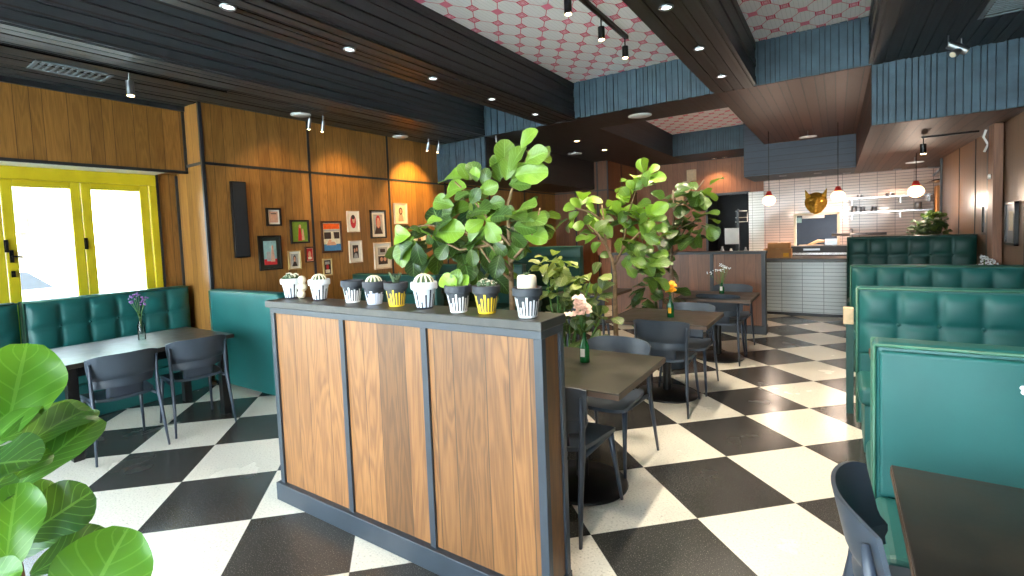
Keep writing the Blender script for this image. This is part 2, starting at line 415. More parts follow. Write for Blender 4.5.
# corridor behind the doorway
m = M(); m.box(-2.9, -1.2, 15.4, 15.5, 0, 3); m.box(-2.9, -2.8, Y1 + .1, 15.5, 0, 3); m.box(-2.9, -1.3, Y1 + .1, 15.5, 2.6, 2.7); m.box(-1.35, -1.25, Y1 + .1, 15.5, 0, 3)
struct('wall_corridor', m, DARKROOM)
struct('trim_4', M().box(-1.74, -1.42, Y1 - .04, Y1 + .02, 0, 2.33), TILEW)
m = M(); m.box(-1.42, -.79, Y1, Y1 + .1, 0, 2.8); m.box(.02, 3.2, Y1, Y1 + .1, 0, 2.8); m.box(-.79, .02, Y1, Y1 + .1, 0, 1.0); m.box(-.79, .02, Y1, Y1 + .1, 1.72, 2.8)
struct('wall_tiled', m, TILE)
struct('wall_right', M().box(XR, XR + .12, Y0, 11.6, 0, 3.9), MWR)
struct('wall_kitchen_side', M().box(3.1, 3.2, 11.5, Y1, 0, 3.9), TILE)
struct('wall_kitchen_return', M().box(XR + .12, 3.2, 11.48, 11.6, 0, 3.9), TILE)
m = M()
for y in (0.4, 2.7, 4.9, 6.9, 9.05, 10.1): m.box(XR - .008, XR, y, y + .022, 0, ZB if y < 6.7 else ZL)
m.box(XR - .03, XR, 11.57, 11.62, 0, ZL)
struct('trim_5', m, BLK)
# window wall
m = M(); m.box(XW - .1, XW, 2.57, 2.8, 0, 3.3)
struct('wall_window_end', m, MW)
m = M(); m.box(XW - .12, XW + .29, Y0, 2.785, 2.45, ZB + .1)
struct('wall_soffit', m, MW)
m = M(); m.box(XW + .27, XW + .3, Y0, 2.8, 2.43, 2.46); m.box(XW + .28, XW + .3, 2.77, 2.8, 2.43, ZB); m.box(XW + .28, XW + .32, Y0, 2.8, ZB - .06, ZB)
m.box(XW, XW + .02, 2.56, 2.59, 0, 2.43); m.box(XW, XW + .02, 2.775, 2.8, 0, 2.43)
struct('trim_6', m, BLK)
struct('trim_7', M().box(XW - .04, XW + .27, Y0, 2.56, 2.425, 2.45), WHITE)
m = M(); m.box(XW - .07, XW + .02, Y0, 2.57, 2.3, 2.425); m.box(XW - .07, XW + .02, 2.49, 2.57, 0, 2.3)
struct('window_frame_1', m, YEL, bevel=.006).name = 'trim_8'
# folding yellow doors
def yellow_door(i, y0, y1):
    f = M(); z0, z1 = .03, 2.3; w = .085
    f.box(XW - .05, XW, y0, y0 + w, z0, z1); f.box(XW - .05, XW, y1 - w, y1, z0, z1)
    f.box(XW - .05, XW, y0 + w, y1 - w, z1 - .07, z1); f.box(XW - .05, XW, y0 + w, y1 - w, z0, .3)
    o = f.build('door_%d' % i, YEL, bevel=.006); o['kind'] = 'structure'
    M().box(XW - .028, XW - .022, y0 + w, y1 - w, .3, z1 - .07).build('glass_pane', GLASS, o)
    h = M(); h.box(XW, XW + .012, y0 - .012, y0 + .02, 1.60, 1.72); h.box(XW, XW + .02, y0 - .004, y0 + .01, 1.62, 1.70)
    h.build('hinge', METAL, o, bevel=.003)
    if i == 2:
        h = M(); h.box(XW, XW + .02, y0 + .02, y0 + .05, 1.5, 1.62); h.tube([(XW + .02, y0 + .035, 1.56), (XW + .06, y0 + .035, 1.56), (XW + .06, y0 + .1, 1.55)], .008)
        h.box(XW, XW + .02, y0 + .02, y0 + .05, 1.36, 1.42)
        h.build('latch', METAL, o)
for i, (a, b) in enumerate([(1.865, 2.485), (1.25, 1.86), (.63, 1.245), (.01, .625), (-.61, .005), (-1.23, -.615), (-1.85, -1.235), (-2.47, -1.855)]):
    yellow_door(i + 1, a, b)
# storefront behind the camera
m = M(); m.box(XW, XR, Y0 - .1, Y0, 0, .15); m.box(XW, XR, Y0 - .1, Y0, 2.95, 3.9)
m.box(XW - .1, XW, Y0 - .1, -2.47, 0, 3.3)
for x in (XW, -4.9, -3.3, -1.7, -.1, XR - .08): m.box(x, x + .08, Y0 - .1, Y0, .15, 2.95)
struct('wall_front', m, NAVY)
struct('window_1', M().box(XW + .02, XR, Y0 - .06, Y0 - .05, .15, 2.95), GLASS)
# -------- ceiling
struct('ceiling', M().box(XW - .1, XR + .1, Y0 - .1, Y1 + 2.2, ZC, ZC + .1), PAPER)
def beam(i, x0, x1, y0, y1, z0, mat, z1=ZC):
    m = M().box(x0, x1, y0, y1, z0, z1)
    if i <= 13:                                      # lapped boards along the beam
        n = max(2, round((x1 - x0) / .1)); w = (x1 - x0) / n
        for k in range(n): m.box(x0 + k * w + .007, x0 + (k + 1) * w - .007, y0 + .005, y1 - .002, z0 - .008 - .004 * (k % 3 == 0), z0)
        for k in range(5):
            za, zb = z0 + k * .1 + .006, z0 + (k + 1) * .1 - .006; d = .014 if k % 2 else .024
            for x, sg in ((x0, -1), (x1, 1)): m.box(min(x, x + sg * d), max(x, x + sg * d), y0 + .005, y1 - .002, za, zb)
    return struct('trim_%d' % i, m, mat)
beam(10, XW - .1, -4.78, Y0, 6.82, ZB, MBT)       # wide soffit over the window side
beam(11, -3.62, -3.12, Y0, 6.7, ZB, MBD)          # narrow beam
beam(12, -1.23, -.8, Y0, 6.7, ZB, MBD)            # aisle beam
beam(13, .3, XR, Y0, 6.7, ZB, MBD)                # right soffit
beam(14, XL, -4.78, 6.85, 11.3, 2.55, MBD)        # lowered rear left soffit
beam(15, -4.78, -3.12, 6.82, Y1, ZB, MBD)
beam(16, -3.12, -1.23, 6.74, 7.64, ZB, MBD)
beam(17, -1.23, .3, 6.74, 11.8, ZB, MBR)
beam(18, .3, 3.2, 6.76, Y1, ZL, MBR)
beam(19, -1.62, .3, 11.8, Y1, ZL, MBB)
beam(20, -3.12, -1.62, 12.0, Y1, ZB, MBB)
# blue batten panels closing the coffers
def battens(i, x0, x1, y, z0, z1):
    m = M(); m.box(x0, x1, y, y + .03, z0, z1, 1); x = x0; k = 0
    rnd = random.Random(i)
    while x < x1 - .005:
        w = rnd.choice((.045, .05, .06, .075)); w = min(w, x1 - x); d = rnd.choice((.012, .02, .03, .02))
        m.box(x + .003, x + w - .003, y - d, y, z0 - rnd.random() * .006, z1); x += w; k += 1
    return struct('trim_%d' % i, m, [FIN, FIND], bevel=.002, seg=1)
battens(30, -3.12, -1.23, 6.7, ZB, ZC)
battens(31, -.8, .3, 6.7, ZB, ZC)
battens(32, .3, XR, 6.7, ZL, ZB)
battens(33, -4.78, -3.62, 6.8, ZB, ZC)
battens(34, XL, -4.78, 6.82, 2.55, ZB)
battens(35, -3.12, -1.62, 11.98, ZB, ZC)
# black lines with downlights run along two beams
m = M(); m.box(-3.375, -3.345, Y0, 6.6, ZB - .014, ZB + .002); m.box(-1.035, -1.01, Y0, 6.6, ZB - .014, ZB + .002)
m.box(-5.27, -5.22, Y0, 6.6, ZB - .014, ZB + .002); m.box(-5.6, -5.58, Y0, 6.6, ZB - .014, ZB + .002); m.box(-3.14, -3.115, Y0, 6.7, ZB - .012, ZB + .0)
struct('trim_36', m, METAL)
# back kitchen seen through the hatch
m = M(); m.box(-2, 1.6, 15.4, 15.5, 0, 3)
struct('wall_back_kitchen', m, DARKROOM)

# ================================================================ OUTSIDE
struct('ground', M().box(-60, 40, -60, 40, -.4, -.14), ASPH)
def street_tree(x, y, h, label):
    t = empty('street_tree', (x, y, -.14), label, 'tree', 'trees across the street')
    M().tube([(0, 0, 0), (.1, 0, h * .3), (0, .1, h * .6)], [.18, .13, .08]).build('trunk', BARKD, t)
    m = M(); r = random.Random(int(x * 10 + y))
    for k in range(260):
        a = r.random() * 2 * pi; b = r.uniform(-1, 1); rr = h * .3 * r.uniform(.6, 1)
        c = Vector((rr * cos(a) * math.sqrt(1 - b * b), rr * sin(a) * math.sqrt(1 - b * b), h * .68 + rr * b))
        d = Vector((r.uniform(-1, 1), r.uniform(-1, 1), r.uniform(-1, 1))).normalized(); e = d.orthogonal().normalized() * .3; d *= .35
        m.add([c - d, c + e, c + d, c - e], [(0, 1, 2, 3)], 0, [(.5, 0), (1, .5), (.5, 1), (0, .5)], r.random())
    m.build('crown', plain('hazy_foliage', (176, 200, 188), .8), t)  # crown colour paled to imitate overexposed daylight outside
street_tree(-17, 3.6, 6, 'small green tree outside, seen through the left glass pane')
street_tree(-19, 7.2, 7, 'pale green tree outside, seen through the right glass pane')
def car():
    t = empty('parked_car', (-15, 2.4, -.14), 'pale car parked outside beyond the yellow doors', 'car')
    b = [(-2.1, .3), (-2.15, .7), (-1.5, .85), (-.8, 1.38), (.7, 1.4), (1.3, .95), (2.05, .85), (2.15, .35)]
    M().prism(b, lambda p: (-.8, p[0], p[1]), lambda p: (.8, p[0], p[1])).build('body', DISC, t, bevel=.08)
    g = [(-1.2, .9), (-.75, 1.3), (.62, 1.32), (1.05, .95)]
    M().prism(g, lambda p: (-.82, p[0], p[1]), lambda p: (.82, p[0], p[1])).build('side_window', NAVY, t)
    for y in (-1.35, 1.35):
        for x in (-.82, .82):
            M().lathe([(.0, -.1), (.32, -.1), (.34, 0), (.32, .1), (0, .1)], (x, y, .34), 20, axis=(1, 0, 0)).build('wheel', METAL, t)
car()

# ================================================================ FURNITURE
# ---- low partition
pt = empty('wooden_partition', (-1.9, 1.79, 0), 'low wooden partition with black frame carrying the row of small pots', 'partition')
PX0, PX1, PY0, PY1 = -2.82, -.965, 1.70, 1.865
M().box(PX0, PX1, PY0, PY1, .1, 1.2).build('panel', MWP, pt, world=True)
f = M()
for x in (-2.19, -1.60): f.box(x, x + .036, PY0 - .014, PY0 + .01, .1, 1.165)
for x in (PX0 - .012, PX1 - .026):
    f.box(x, x + .038, PY0 - .014, PY0 + .02, .1, 1.165); f.box(x, x + .038, PY1 - .02, PY1 + .012, .1, 1.165)
f.box(PX0 - .012, PX1 + .012, PY0 - .015, PY1 + .012, 1.165, 1.2)
f.build('frame', NAVY, pt, world=True, bevel=.002)
M().box(PX0 - .035, PX1 + .022, PY0 - .03, PY1 + .02, 1.2, 1.24).build('top_slab', [TOPM], pt, world=True, bevel=.004)
M().box(PX0 - .035, PX1 + .014, PY0 - .035, PY1 + .02, 0, .11).build('skirting', NAVY, pt, world=True, bevel=.003)
# ---- rear partition
pr_ = empty('rear_partition', (-1.9, 8, 0), 'dark framed wood partition behind the furthest aisle table, by the counter', 'partition')
M().box(-3.1, -.84, 7.93, 8.08, .1, 1.15).build('panel', MWB, pr_, world=True)
f = M(); f.box(-3.1, -.82, 7.90, 8.1, 1.15, 1.19)
for x in (-3.1, -2.32, -1.56, -.88): f.box(x, x + .05, 7.91, 8.09, 0, 1.15)
f.box(-3.1, -.82, 7.89, 8.1, 0, .12)
f.build('frame', BLK, pr_, world=True, bevel=.003)

# ---- pots
P_BW = pot_mat('black_pot_white_drips', (44, 50, 58), (226, 226, 228))
P_WB = pot_mat('white_pot_black_drips', (208, 214, 222), (30, 34, 50), .03, .085, 14, .3)
P_BY = pot_mat('black_pot_yellow_drips', (44, 48, 54), (236, 196, 40))
P_BG = pot_mat('black_pot_grey_drips', (48, 52, 60), (190, 196, 214), .035, .07, 20, .7)
CACT = plain('cactus_green', (70, 92, 62), .7); CACTW = plain('cactus_pale_rib', (222, 214, 190), .7)
POTPROF = [(0, 0), (.036, 0), (.039, .003), (.054, .082), (.061, .082), (.063, .085), (.063, .11), (.059, .113), (.055, .11), (.054, .1), (0, .1)]
def pot(u, v, mat, label, kind, scale=1.1, rot=0):
    d = ray(u, v); p = CAM + d * ((1.24 - CAM.z) / d.z); p.y = min(max(p.y, PY0 + .05), PY1 - .05)
    t = empty('potted_plant', (p.x, p.y, 1.24), label, 'potted plant', 'painted pots on the partition', rot)
    t.scale = (scale * .9, scale * .9, scale); scale = 1.0
    M().lathe([(a * scale, b * scale) for a, b in POTPROF], n=28).build('pot', mat, t, smooth=True).modifiers.new('e', 'EDGE_SPLIT')
    s = scale
    M().lathe([(.0, .104), (.04, .104), (.0535, .1)], n=20).build('soil', TERRA if kind in ('empty', 'fat', 'cluster') else SOIL, t)
    def ribbed(c, r, h, nm='cactus', nr=11):
        b = M(); w = M(); prof = [(r * sin(a) if a > 0 else 0, -h * cos(a)) for a in [pi * k / 10 for k in range(11)]]; prof[-1] = (0, h)
        b.lathe(prof, c, 44, rib=(nr, .09)); o = b.build(nm, CACT, t, smooth=True)
        for k in range(nr):
            a = 2 * pi * k / nr
            w.tube([(c[0] + 1.06 * r * sin(q) * cos(a), c[1] + 1.06 * r * sin(q) * sin(a), c[2] - h * cos(q) * 1.02) for q in [.5 + 2.5 * i / 9 for i in range(10)]], .0042, 5)
        w.build('ribs', CACTW, o, smooth=True)
    if kind == 'ribbed': ribbed((0, 0, .106), .044, .038)
    if kind == 'ribbed_small': ribbed((0, 0, .106), .04, .032)
    if kind == 'two':
        b = M()
        for k, (x, y, z, r) in enumerate([(-.02, 0, .118, .026), (.03, -.01, .115, .022), (.005, .03, .118, .02), (-.035, -.02, .112, .016)]): b.ball((x, y, z), r, sc=(1, 1, .8))
        b.build('cactus', CACT, t, smooth=True); w = M()
        for k in range(90):
            a = random.random() * 2 * pi; q = random.random() * 1.3; x, y, z, r = [(-.02, 0, .118, .026), (.03, -.01, .115, .022), (.005, .03, .118, .02)][k % 3]
            e = Vector((sin(q) * cos(a), sin(q) * sin(a), cos(q) * .8)); c = Vector((x, y, z)); w.tube([c + e * r * .9, c + e * (r + .008)], [.0022, .001], 4)
        w.build('spines', CACTW, t)
        M().ball((.062, .035, .06), .03, sc=(1, 1, .9)).ball((.062, .035, .1), .026).ball((.07, .02, .02), .026).build('pale_stones', CREAM, t, smooth=True)
    if kind == 'aloe':
        b = M()
        for k in range(11):
            a = k * 2.4; L = random.uniform(.035, .065); e = Vector((cos(a) * .35, sin(a) * .35, 1)).normalized(); p0 = Vector((cos(a) * .008, sin(a) * .008, .1))
            b.tube([p0, p0 + e * L * .5, p0 + e * L + Vector((cos(a), sin(a), 0)) * .006], [.006, .005, .0008], 5)
        b.build('leaves', CACT, t, smooth=True)
    if kind == 'cluster':
        b = M(); w = M()
        for k in range(9):
            a = k * 2.4; r = .008 * math.sqrt(k) * 1.3; c = Vector((r * cos(a) * 1.2, r * sin(a), .115 + .008 * (k < 3))); b.ball(c, .014, 10, 7)
            for j in range(14):
                q = random.random() * 1.5; a2 = random.random() * 6.3; e = Vector((sin(q) * cos(a2), sin(q) * sin(a2), cos(q))); w.tube([c + e * .012, c + e * .019], [.0016, .0006], 4)
        b.build('cactus', CACT, t, smooth=True); w.build('spines', CACTW, t)
    if kind == 'fat':
        M().lathe([(0, .1), (.036, .1), (.041, .108), (.04, .15), (.034, .158), (0, .158)], n=24).build('white_cylinder', CREAM, t, smooth=True)
        b = M()
        for k in range(6):
            a = k * 1.05; b.tube([(0, 0, .157), (.014 * cos(a), .014 * sin(a), .168)], [.005, .002], 5)
        b.build('sprout', CACT, t)
    if kind == 'leafy':
        b = M(); 
        for k, (dx, dz, L, tn, ro) in enumerate([(-.07, .05, .085, .9, -.3), (-.03, .085, .08, 1, .1), (.015, .1, .085, .3, .4), (.05, .04, .07, .8, .8), (-.01, .03, .06, .95, 0), (.035, .07, .06, .9, -.5)]):
            leaf(b, Vector((dx * .3, -.01 + .02 * (k % 2), .1)), Vector((dx, -.03, dz + .02)).normalized(), Vector((ro * .5, -1, .6)), L, tn, .85)
        b.build('leaves', LEAF, t, smooth=True)
    return t

# ---- leaves
def leaf(mb, p, d, nrm, L, tone, wr=.72, kink=.12, nu=4, nv=7):
    d = d.normalized(); s = d.cross(nrm)
    if s.length < 1e-3: s = d.orthogonal()
    s.normalize(); n = s.cross(d).normalized()
    vs = []; uv = []; ph = random.random() * 6; cur = random.uniform(.05, .3) + kink; tw = random.uniform(-.15, .15)
    for j in range(nv + 1):
        t = j / nv
        w = wr * L * .5 * (sin(pi * min(1, t * .92 + .04) ** 1.35)) ** .62 * (1 - .12 * math.exp(-((t - .38) / .12) ** 2))
        if j == 0: w = .004
        c = p + d * (L * (t - .12 * t ** 3)) - n * (L * cur * t * t)
        for i in range(nu + 1):
            q = 2 * i / nu - 1
            vs.append(c + s * (w * q) + n * (abs(q) ** 1.3 * w * .28 + sin(ph + t * 11 + q * 2) * w * .1 * abs(q) + tw * w * q))
            uv.append((i / nu * .98 + .01, t))
    W_ = nu + 1
    fs = [(j * W_ + i, j * W_ + i + 1, (j + 1) * W_ + i + 1, (j + 1) * W_ + i) for j in range(nv) for i in range(nu)]
    mb.add(vs, fs, 0, uv, tone)

def px_leaf(mb, u0, v0, u1, v1, y, tone, stems=None, dy=None, wr=.8):
    a = at_y(u0, v0, y); yy = y + (dy if dy is not None else random.uniform(-.12, .02)); b = at_y(u1, v1, yy)
    d = b - a; nrm = (CAM - a).normalized() * .8 + Vector((random.uniform(-.5, .5), random.uniform(-.3, .3), random.uniform(.1, .8)))
    leaf(mb, a, d, nrm, d.length * 1.02, tone, wr * .88)
def leaf_cluster(mb, u, v, y, n, spread, L, tones, up=.4, rnd=random):
    c = at_y(u, v, y)
    for k in range(n):
        e = Vector((rnd.gauss(0, 1), rnd.gauss(0, 1), rnd.gauss(up, .8))).normalized()
        p = c + e * spread * rnd.uniform(.1, 1)
        e2 = (e + Vector((rnd.uniform(-.5, .5), rnd.uniform(-.5, .5), rnd.uniform(-.6, .3)))).normalized()
        leaf(mb, p, e2, Vector((rnd.uniform(-.4, .4), rnd.uniform(-.7, .1), 1)), L * rnd.uniform(.75, 1.15), rnd.choice(tones), .75)

pot(299, 297, P_WB, 'white pot with dark drips at the far left end, small fuzzy cacti and pale stones', 'two')
pot(326, 299, P_WB, 'white dripped pot with a round ribbed cactus, second from the left end', 'ribbed_small')
pot(354, 302, P_BW, 'black pot with white drips showing only bare terracotta soil', 'empty')
pot(375, 304, P_BG, 'black pot with pale grey lower half and a ribbed round cactus', 'ribbed_small')
pot(397, 306, P_BY, 'black pot with yellow base drips and a tiny spiky aloe', 'aloe')
pot(425, 308, P_WB, 'white pot with a large pale-ribbed globe cactus near the middle of the row', 'ribbed', 1.15)
pot(459, 312, P_BW, 'black pot with white stripes and bright green broad leaves', 'leafy')
pot(487, 313, P_BY, 'black pot with yellow stripes and a cluster of small round cacti', 'cluster')
pot(528, 317, P_BW, 'black striped pot with a stubby white cylinder plant at the right end', 'fat')

# ---- chair
def make_chair(label):
    t = empty('dining_chair', (0, 0, 0), label, 'chair', 'slate blue dining chairs')
    # faces +Y. seat with raised rim
    def seat(u, v):
        x = (u - .5) * 2; y = (v - .5) * 2; rx = .215 + .012 * y; k = (abs(x) ** 4 + abs(y) ** 4)
        sx = x * (1 - .10 * y ** 4); sy = y * (1 - .10 * x ** 4)
        return (sx * rx, sy * .215 + .01, .452 - .018 * (1 - x * x) * (1 - y * y) + .012 * abs(x) ** 3 - (.02 * max(0, y) ** 3))
    M().grid(seat, 14, 14, thick=(0, 0, -.022)).build('seat', CHAIR, t, smooth=True).modifiers.new('e', 'EDGE_SPLIT')
    def back(u, v):
        x = (u - .5) * 2; z = v
        zt = z * (1 - .10 * abs(x) ** 5); w = .225 + .012 * z - .03 * (1 - z) ** 2
        zz = .535 + zt * .265; bend = -.225 - .055 * zt + (.02 * math.exp(-((z - .22) / .09) ** 2))
        return (x * w, bend + .085 * abs(x) ** 2.2, zz)
    M().grid(back, 18, 12, thick=(0, -.012, 0)).build('backrest', CHAIR, t, smooth=True).modifiers.new('e', 'EDGE_SPLIT')
    def low(u, v):
        x = (u - .5) * 2; return (x * .12, -.19 - .02 * v + .02 * x * x, .44 + v * .125)
    M().grid(low, 8, 4, thick=(0, -.01, 0)).build('back_bracket', CHAIRD, t, smooth=True)
    for sx in (-1, 1):
        m = M()   # rear leg running up to the backrest
        pts = [(sx * .235, -.30, 0), (sx * .222, -.262, .22), (sx * .212, -.215, .45), (sx * .213, -.205, .6), (sx * .216, -.222, .74)]
        m.tube(pts, [.013, .02, .026, .021, .010], 8, sy=.6); m.build('leg', CHAIRD, t, smooth=True)
        m = M(); m.tube([(sx * .215, .245, 0), (sx * .2, .2, .24), (sx * .19, .165, .425)], [.012, .017, .024], 8, sy=.75); m.build('leg', CHAIRD, t, smooth=True)
        m = M(); m.tube([(sx * .19, .165, .42), (sx * .205, -.2, .42)], .013, 8); m.build('side_rail', CHAIRD, t, smooth=True)
    m = M(); m.tube([(-.19, .165, .42), (.19, .165, .42)], .012, 8); m.build('front_rail', CHAIRD, t, smooth=True)
    return t
chairs = [
    (-1.27, 2.50, -.06, 'nearest aisle chair beside the partition end, its back to the camera'),
    (-1.30, 3.20, pi - .05, 'chair tucked at the far side of the nearest aisle table, facing the camera'),
    (-1.25, 4.48, .02, 'chair with its back to the camera at the middle aisle table with yellow flower'),
    (-1.22, 5.06, pi + .03, 'chair facing the camera at the far side of the middle aisle table'),
    (-1.13, 6.33, 0, 'chair with its back to the camera at the furthest aisle table before the rear partition'),
    (-1.12, 6.88, pi, 'chair against the rear partition, facing the camera at the furthest aisle table'),
    (-4.74, 1.49, pi / 2 - .08, 'left chair of the pair at the black window table, beside the foreground leaves'),
    (-4.77, 2.06, pi / 2 - .14, 'right chair of the pair at the black window table, nearer the teal booth end'),
    (.275, 1.79, -pi / 2 + .03, 'chair cut by the bottom edge at the aisle end of the near right booth table'),
    (-2.55, 5.75, .2, 'blue-grey chair half hidden behind the second fig tree trunk'),
]
c0 = None
for i, (x, y, rz, lab) in enumerate(chairs):
    if c0 is None: c0 = make_chair(lab); o = c0
    else: o = copy_tree(c0)
    o.location = (x, y, 0); o.rotation_euler = (0, 0, rz); o['label'] = lab

# ---- pedestal tables
def ped_table(x, y, label, w=.8, d=.82, rz=0):
    t = empty('pedestal_table', (x, y, 0), label, 'table', 'dark pedestal tables along the aisle', rz)
    M().box(-w / 2, w / 2, -d / 2, d / 2, .722, .75).build('table_top', TABLE, t, bevel=.003)
    M().box(-w / 2 - .002, w / 2 + .002, -d / 2 - .002, d / 2 + .002, .716, .742).build('edge_band', EDGE, t)
    M().lathe([(.0, .01), (.038, .01), (.038, .70), (.0, .70)], n=20).build('column', METAL, t, smooth=True).modifiers.new('e', 'EDGE_SPLIT')
    M().lathe([(0, 0), (.275, 0), (.28, .008), (.27, .02), (.12, .034), (.06, .05), (0, .05)], n=40).build('base_disc', METAL, t, smooth=True)
    m = M(); m.box(-.22, .22, -.02, .02, .70, .717); m.box(-.02, .02, -.22, .22, .70, .717); m.build('bracket', METAL, t)
    return t
ped_table(-1.32, 2.80, 'dark square pedestal table nearest the camera, beside the partition end', .82, .84)
ped_table(-1.33, 4.74, 'middle aisle pedestal table carrying the yellow flower bottle', .88, .76)
ped_table(-1.17, 6.35, 'furthest aisle pedestal table in front of the rear partition', .8, .74)
ped_table(-2.75, 6.35, 'dark table mostly hidden behind the fig tree trunks', .8, .8)
# booth tables
ped_table(.82, 1.62, 'dark booth table in the bottom right corner, in front of the near teal booth', 1.34, .98)
for y, lab in ((3.62, 'booth table hidden between the first and second teal booths'), (5.8, 'booth table between the second and third teal booths'), (7.75, 'booth table in front of the tall rear booth, with small white flowers')):
    ped_table(.80, y, lab, 1.26, .75)

# ---- window table on four legs
wt = empty('window_table', (-5.12, 1.78, 0), 'long black table with square legs beside the window bench', 'table')
M().box(-.48, .46, -.66, .62, .715, .75).build('table_top', TABLE, wt, bevel=.003)
for sx in (-.40, .38):
    for sy in (-.58, .54): M().box(sx - .035, sx + .035, sy - .035, sy + .035, 0, .715).build('leg', METAL, wt, bevel=.003)
m = M(); m.box(-.42, .4, -.6, -.57, .64, .715); m.box(-.42, .4, .53, .56, .64, .715); m.box(-.43, -.40, -.58, .54, .64, .715); m.box(.38, .41, -.58, .54, .64, .715)
m.build('apron', METAL, wt)

# ---- booths. local frame: width along +X from 0..W, faces -Y, outer back face at y=0
def tuft(W, z0, z1, y, cols, rows, depth, sgn=-1, wavy=True):
    m = M(); nu, nv = cols * 10, rows * 10
    def fn(u, v):
        a = abs(sin(pi * u * cols)); b = abs(sin(pi * v * rows)) if rows > 0 else 1
        edge = min(1, min(u, 1 - u) * cols * 4) * min(1, min(v, 1 - v) * max(1, rows) * 4)
        h = (a * b) ** .38
        bt = 0
        return (u * W, y + sgn * (depth * (.35 + .65 * h) * (.4 + .6 * edge ** .5)), z0 + v * (z1 - z0))
    return m.grid(fn, nu, nv)
def bench(name_label, x0, yb, W, h=1.08, both=True, face=-1, cols=5, rows=2, smooth=False, mat=None, seat=.5, cat='booth', group='teal booths', mat2=None, thick=.14, plain_front=False):
    mat = mat or TEAL
    t = empty('booth_bench', (x0, yb, 0), name_label, cat, group)
    M().box(0, W, 0, thick, .04, h).build('backrest', mat, t, bevel=.03, seg=4)
    sides = [face] if not both else [-1, 1]
    for s in sides:
        yf = 0 if s < 0 else thick
        bs, ss = (min(yf, yf + s * seat), max(yf, yf + s * seat)), None
        M().box(.03, W - .03, bs[0] + (.03 if s < 0 else 0), bs[1] - (.03 if s > 0 else 0), 0, .33).build('base', mat, t, bevel=.01)
        M().box(0, W, bs[0], bs[1], .33, .46).build('seat_cushion', mat, t, bevel=.04, seg=4)
        if plain_front and s < 0:
            M().box(.02, W - .02, -.03, .02, .46, h - .03).build('front_panel', mat, t, bevel=.012, seg=3)
        else:
            zt = h - .03 - rows * .235; M().box(.02, W - .02, min(yf, yf + s * .04), max(yf, yf + s * .04), .44, zt + .01).build('lower_back', mat, t, bevel=.008)
            tm = tuft(W - .04, zt, h - .03, yf, cols, rows, .055, s); tm.shift((.02, 0, 0))
            bc = tm.build('tufted_cushion', mat, t, smooth=True)
            for i in range(1, cols):
                for j in range(1, rows):
                    M().ball((.02 + (W - .04) * i / cols, yf + s * .024, zt + .235 * j), .013, 10, 6, (1, .5, 1)).build('button', mat, bc, smooth=True)
    p = M(); e = .012
    p.tube([(0, 0, h - e), (W, 0, h - e)], .007, 6); p.tube([(0, thick, h - e), (W, thick, h - e)], .007, 6)
    p.tube([(.004, 0, .05), (.004, 0, h - e)], .007, 6); p.tube([(.004, thick, .05), (.004, thick, h - e)], .007, 6)
    p.build('piping', mat2 or PIPE, t, smooth=True)
    return t
BW = XR - .12 - .01
bench('nearest right teal booth back, smooth and unbuttoned, behind the table in the bottom right corner', .12, 2.52, BW, 1.085, True, -1, 5, 2, plain_front=True)
bench('second teal booth back on the right, buttoned in a single row', .12, 4.58, BW, 1.08, True, -1, 6, 2)
bench('third teal booth back on the right, just above the second one', .12, 6.74, BW, 1.08, True, -1, 6, 2)
bench('tall dark teal tufted booth at the far right by the kitchen counter', .12, 8.85, BW, 1.33, False, -1, 6, 3, mat=TEALD, mat2=TEALD)
bench('bright teal booth end wall on the left between the window table and partition', XL + .01, 2.76, 1.34, 1.09, False, 1, 5, 2)
bench('low green booth back seen behind the potted cacti along the picture wall', XL + .01, 4.80, 1.6, 1.09, True, -1, 1, 1, mat=TEALD)
bench('green booth back behind the fig trunk, beyond the cacti', XL + .01, 6.7, 1.75, 1.09, True, -1, 1, 1, mat=TEALD)
bench('tall green booth back at the rear left, against the brown wood wall', XL + .01, 9.1, 1.66, 1.28, True, -1, 1, 1, mat=TEALD)
# window benches (rotated: face +X)
for y1, L, lab in ((2.74, 1.46, 'tufted teal bench under the yellow framed doors, behind the black window table'), (1.25, 1.6, 'tufted teal bench section at the left edge of the picture under the doors')):
    t = bench(lab, 0, 0, L, 1.13, False, -1, 6, 2, group='teal window benches', cat='bench', seat=.48)
    t.rotation_euler = (0, 0, pi / 2); t.location = (XW + .17 + .07, y1 - L, 0)

# ================================================================ PLANTS
def planter(u=None, loc=None, r=.17, h=.32, parent=None):
    M().lathe([(0, 0), (r * .72, 0), (r * .78, .01), (r, h - .03), (r * 1.03, h), (r * .94, h), (r * .92, h - .04), (0, h - .04)], n=28).build('planter', NAVY, parent, smooth=True).modifiers.new('e', 'EDGE_SPLIT')
    M().lathe([(r * .93, h - .05), (r * .5, h - .03), (0, h - .028)], n=20).build('soil', SOIL, parent)

# --- large fig behind the partition
YB = 2.75
def scr(pts, y): return [at_y(u, v, y) for u, v in pts]
fb = at_y(512, 300, YB); 
tB = empty('fiddle_leaf_fig', (fb.x, YB, 0), 'large fiddle leaf fig with broad leaves right behind the row of cactus pots', 'potted tree', 'fiddle leaf figs')
planter(parent=tB, r=.2, h=.38)
tr = M(); tr.tube([(fb.x - .0, YB, .33), (fb.x, YB, .8)] + scr([(512, 300), (511, 270), (509, 235), (508, 205), (512, 190), (522, 172), (529, 150)], YB), [.022, .02, .018, .016, .014, .012, .01, .008, .006], 9)
for br in ([(511, 270), (490, 245), (465, 232), (430, 225), (400, 228)], [(510, 245), (485, 215), (470, 195), (455, 182)], [(511, 262), (530, 240), (536, 225), (540, 208)], [(511, 280), (490, 262), (475, 240), (478, 220)], [(490, 245), (460, 250), (440, 240)]):
    tr.tube(scr(br, YB - .05), [.011, .008, .007, .006, .004][:len(br)], 6)
